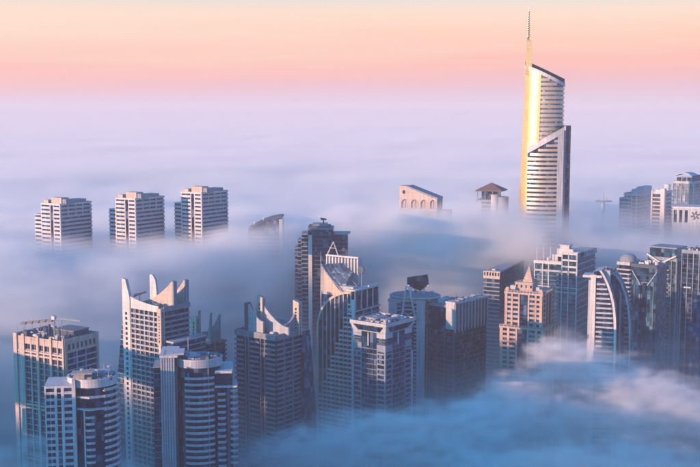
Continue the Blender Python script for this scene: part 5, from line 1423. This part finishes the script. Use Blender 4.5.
# front shard: white slanted frame holding ribbon windows
yf = -2.0
xa = X(527.5, yf, 220); xb = X(564, yf, 240); za, zb = Z(147, 0, yf), Z(127, 0, yf); zl2 = Z(153.5, 0, yf); zr2 = Z(133, 0, yf)
xc_ = X(557.8, yf, 240)
F = Face((xa, yf), (xb, yf)); L = F.L
curve = lambda u: 4.5*math.sin(PI*min(1,max(0,u/L)))     # the face bows out a little
def bow(poly_u, z0, z1, d0, d1, name, mat, top=None):
    """a curved strip in front: list of u positions, constant or per-point heights"""
    m = MB(); q = len(poly_u); vs = []
    for (dd, zz_) in ((d1,0),(d0,0),(d1,1),(d0,1)):
        for i, u in enumerate(poly_u):
            zt_ = (z1[i] if isinstance(z1, list) else z1) if zz_ else (z0[i] if isinstance(z0, list) else z0)
            vs.append(F.at(u, zt_, dd + curve(u)))
    m.add(vs, [f for i in range(q-1) for f in ((i,i+1,2*q+i+1,2*q+i),(q+i+1,q+i,3*q+i,3*q+i+1),(2*q+i,2*q+i+1,3*q+i+1,3*q+i),(i+1,i,q+i,q+i+1))] + [(q,0,2*q,3*q),(q-1,2*q-1,4*q-1,3*q-1)])
    return m.build(name, mat, R_)
us = [L*i/14 for i in range(15)]
bow(us, 0.0, [za-3 + (zb-3-za+3)*u/L for u in us], -22, -.6, 'shard_glass', GLASS)
bow(us, [zl2 + (zr2-zl2)*u/L for u in us], [za + (zb-za)*u/L for u in us], -1.5, .7, 'shard_coping', WHITE)
up = [xc_-xa + (L-(xc_-xa))*i/4 for i in range(5)]
bow(up, 0.0, [zl2 + (zr2-zl2)*u/L - .01 for u in up], -1.2, .5, 'shard_pier', WHITE)
z = 70.0
while z < zr2-1:
    u0 = max(0, (z + 2.5 - zl2)/(zr2-zl2)*L) if z + 2.5 > zl2 else 0; u1 = xc_-xa-.02
    if u1 - u0 > 1.5: bow([u0 + (u1-u0)*i/10 for i in range(11)], z-1.15, z+1.15, -.62, .3, 'storey_band', SILV)
    z += 4.25
# rear slab at the right
x0, x1 = X(564.6, 10, 230), X(570.5, 10, 230)
MB().prism([(x0-3,4),(x1-1.5,4.5),(x1,7),(x1,26),(x0-3,30)], 0, Z(125.5,0,6)).build('rear_slab', DGLASS, R_)
MB().prism([(x0-.8,2.6),(x0+.8,2.6),(x0+.8,5),(x0-.8,5)], 0, Z(126,0,3)).build('slab_edge', PALE, R_)
z = 70.0
# spire
sx, sy = X(528.8, yc*.7, 305), yc*.7; zb3 = Z(68, 0, sy) - 6; z1 = Z(38.5, 0, sy); z2 = Z(8, 0, sy)
m = MB(); a = 3.2; b = 2.2
m.hexa([(sx-a,sy-a,zb3),(sx+a,sy-a,zb3),(sx+a,sy+a,zb3),(sx-a,sy+a,zb3),(sx-b,sy-b,z1-2),(sx+b,sy-b,z1-2),(sx+b,sy+b,z1-2),(sx-b,sy+b,z1-2)])
m.hexa([(sx-b,sy-b,z1-1.99),(sx+b,sy-b,z1-1.99),(sx+b,sy+b,z1-1.99),(sx-b,sy+b,z1-1.99),(sx-1.8,sy-1.2,z1+1.2),(sx+.2,sy-1.2,z1-.6),(sx+.2,sy+1.2,z1-.6),(sx-1.8,sy+1.2,z1+1.2)])
m.build('spire_base', SUN_GOLD, R_)
MB().bar((sx-.9, sy, z1-1), (sx-.9, sy, z2-2), .9, 10, .45).build('spire', DSTEEL, R_)
MB().bar((sx-.9, sy, z2-2), (sx-.9, sy, z2+1.0), .25, 6, .08).build('spire_tip', STEEL, R_)
nr = 12
for k in range(nr):
    zz_ = z1 + 1.5 + (z2 - 3 - z1)*k/nr; r = 1.75 - .7*k/nr
    MB().lathe(sx-.9, sy, [(r*.8,zz_),(r,zz_+.3),(r,zz_+.8),(r*.8,zz_+1.1)], 14).build('spire_ring', SUN_GOLD, R_)
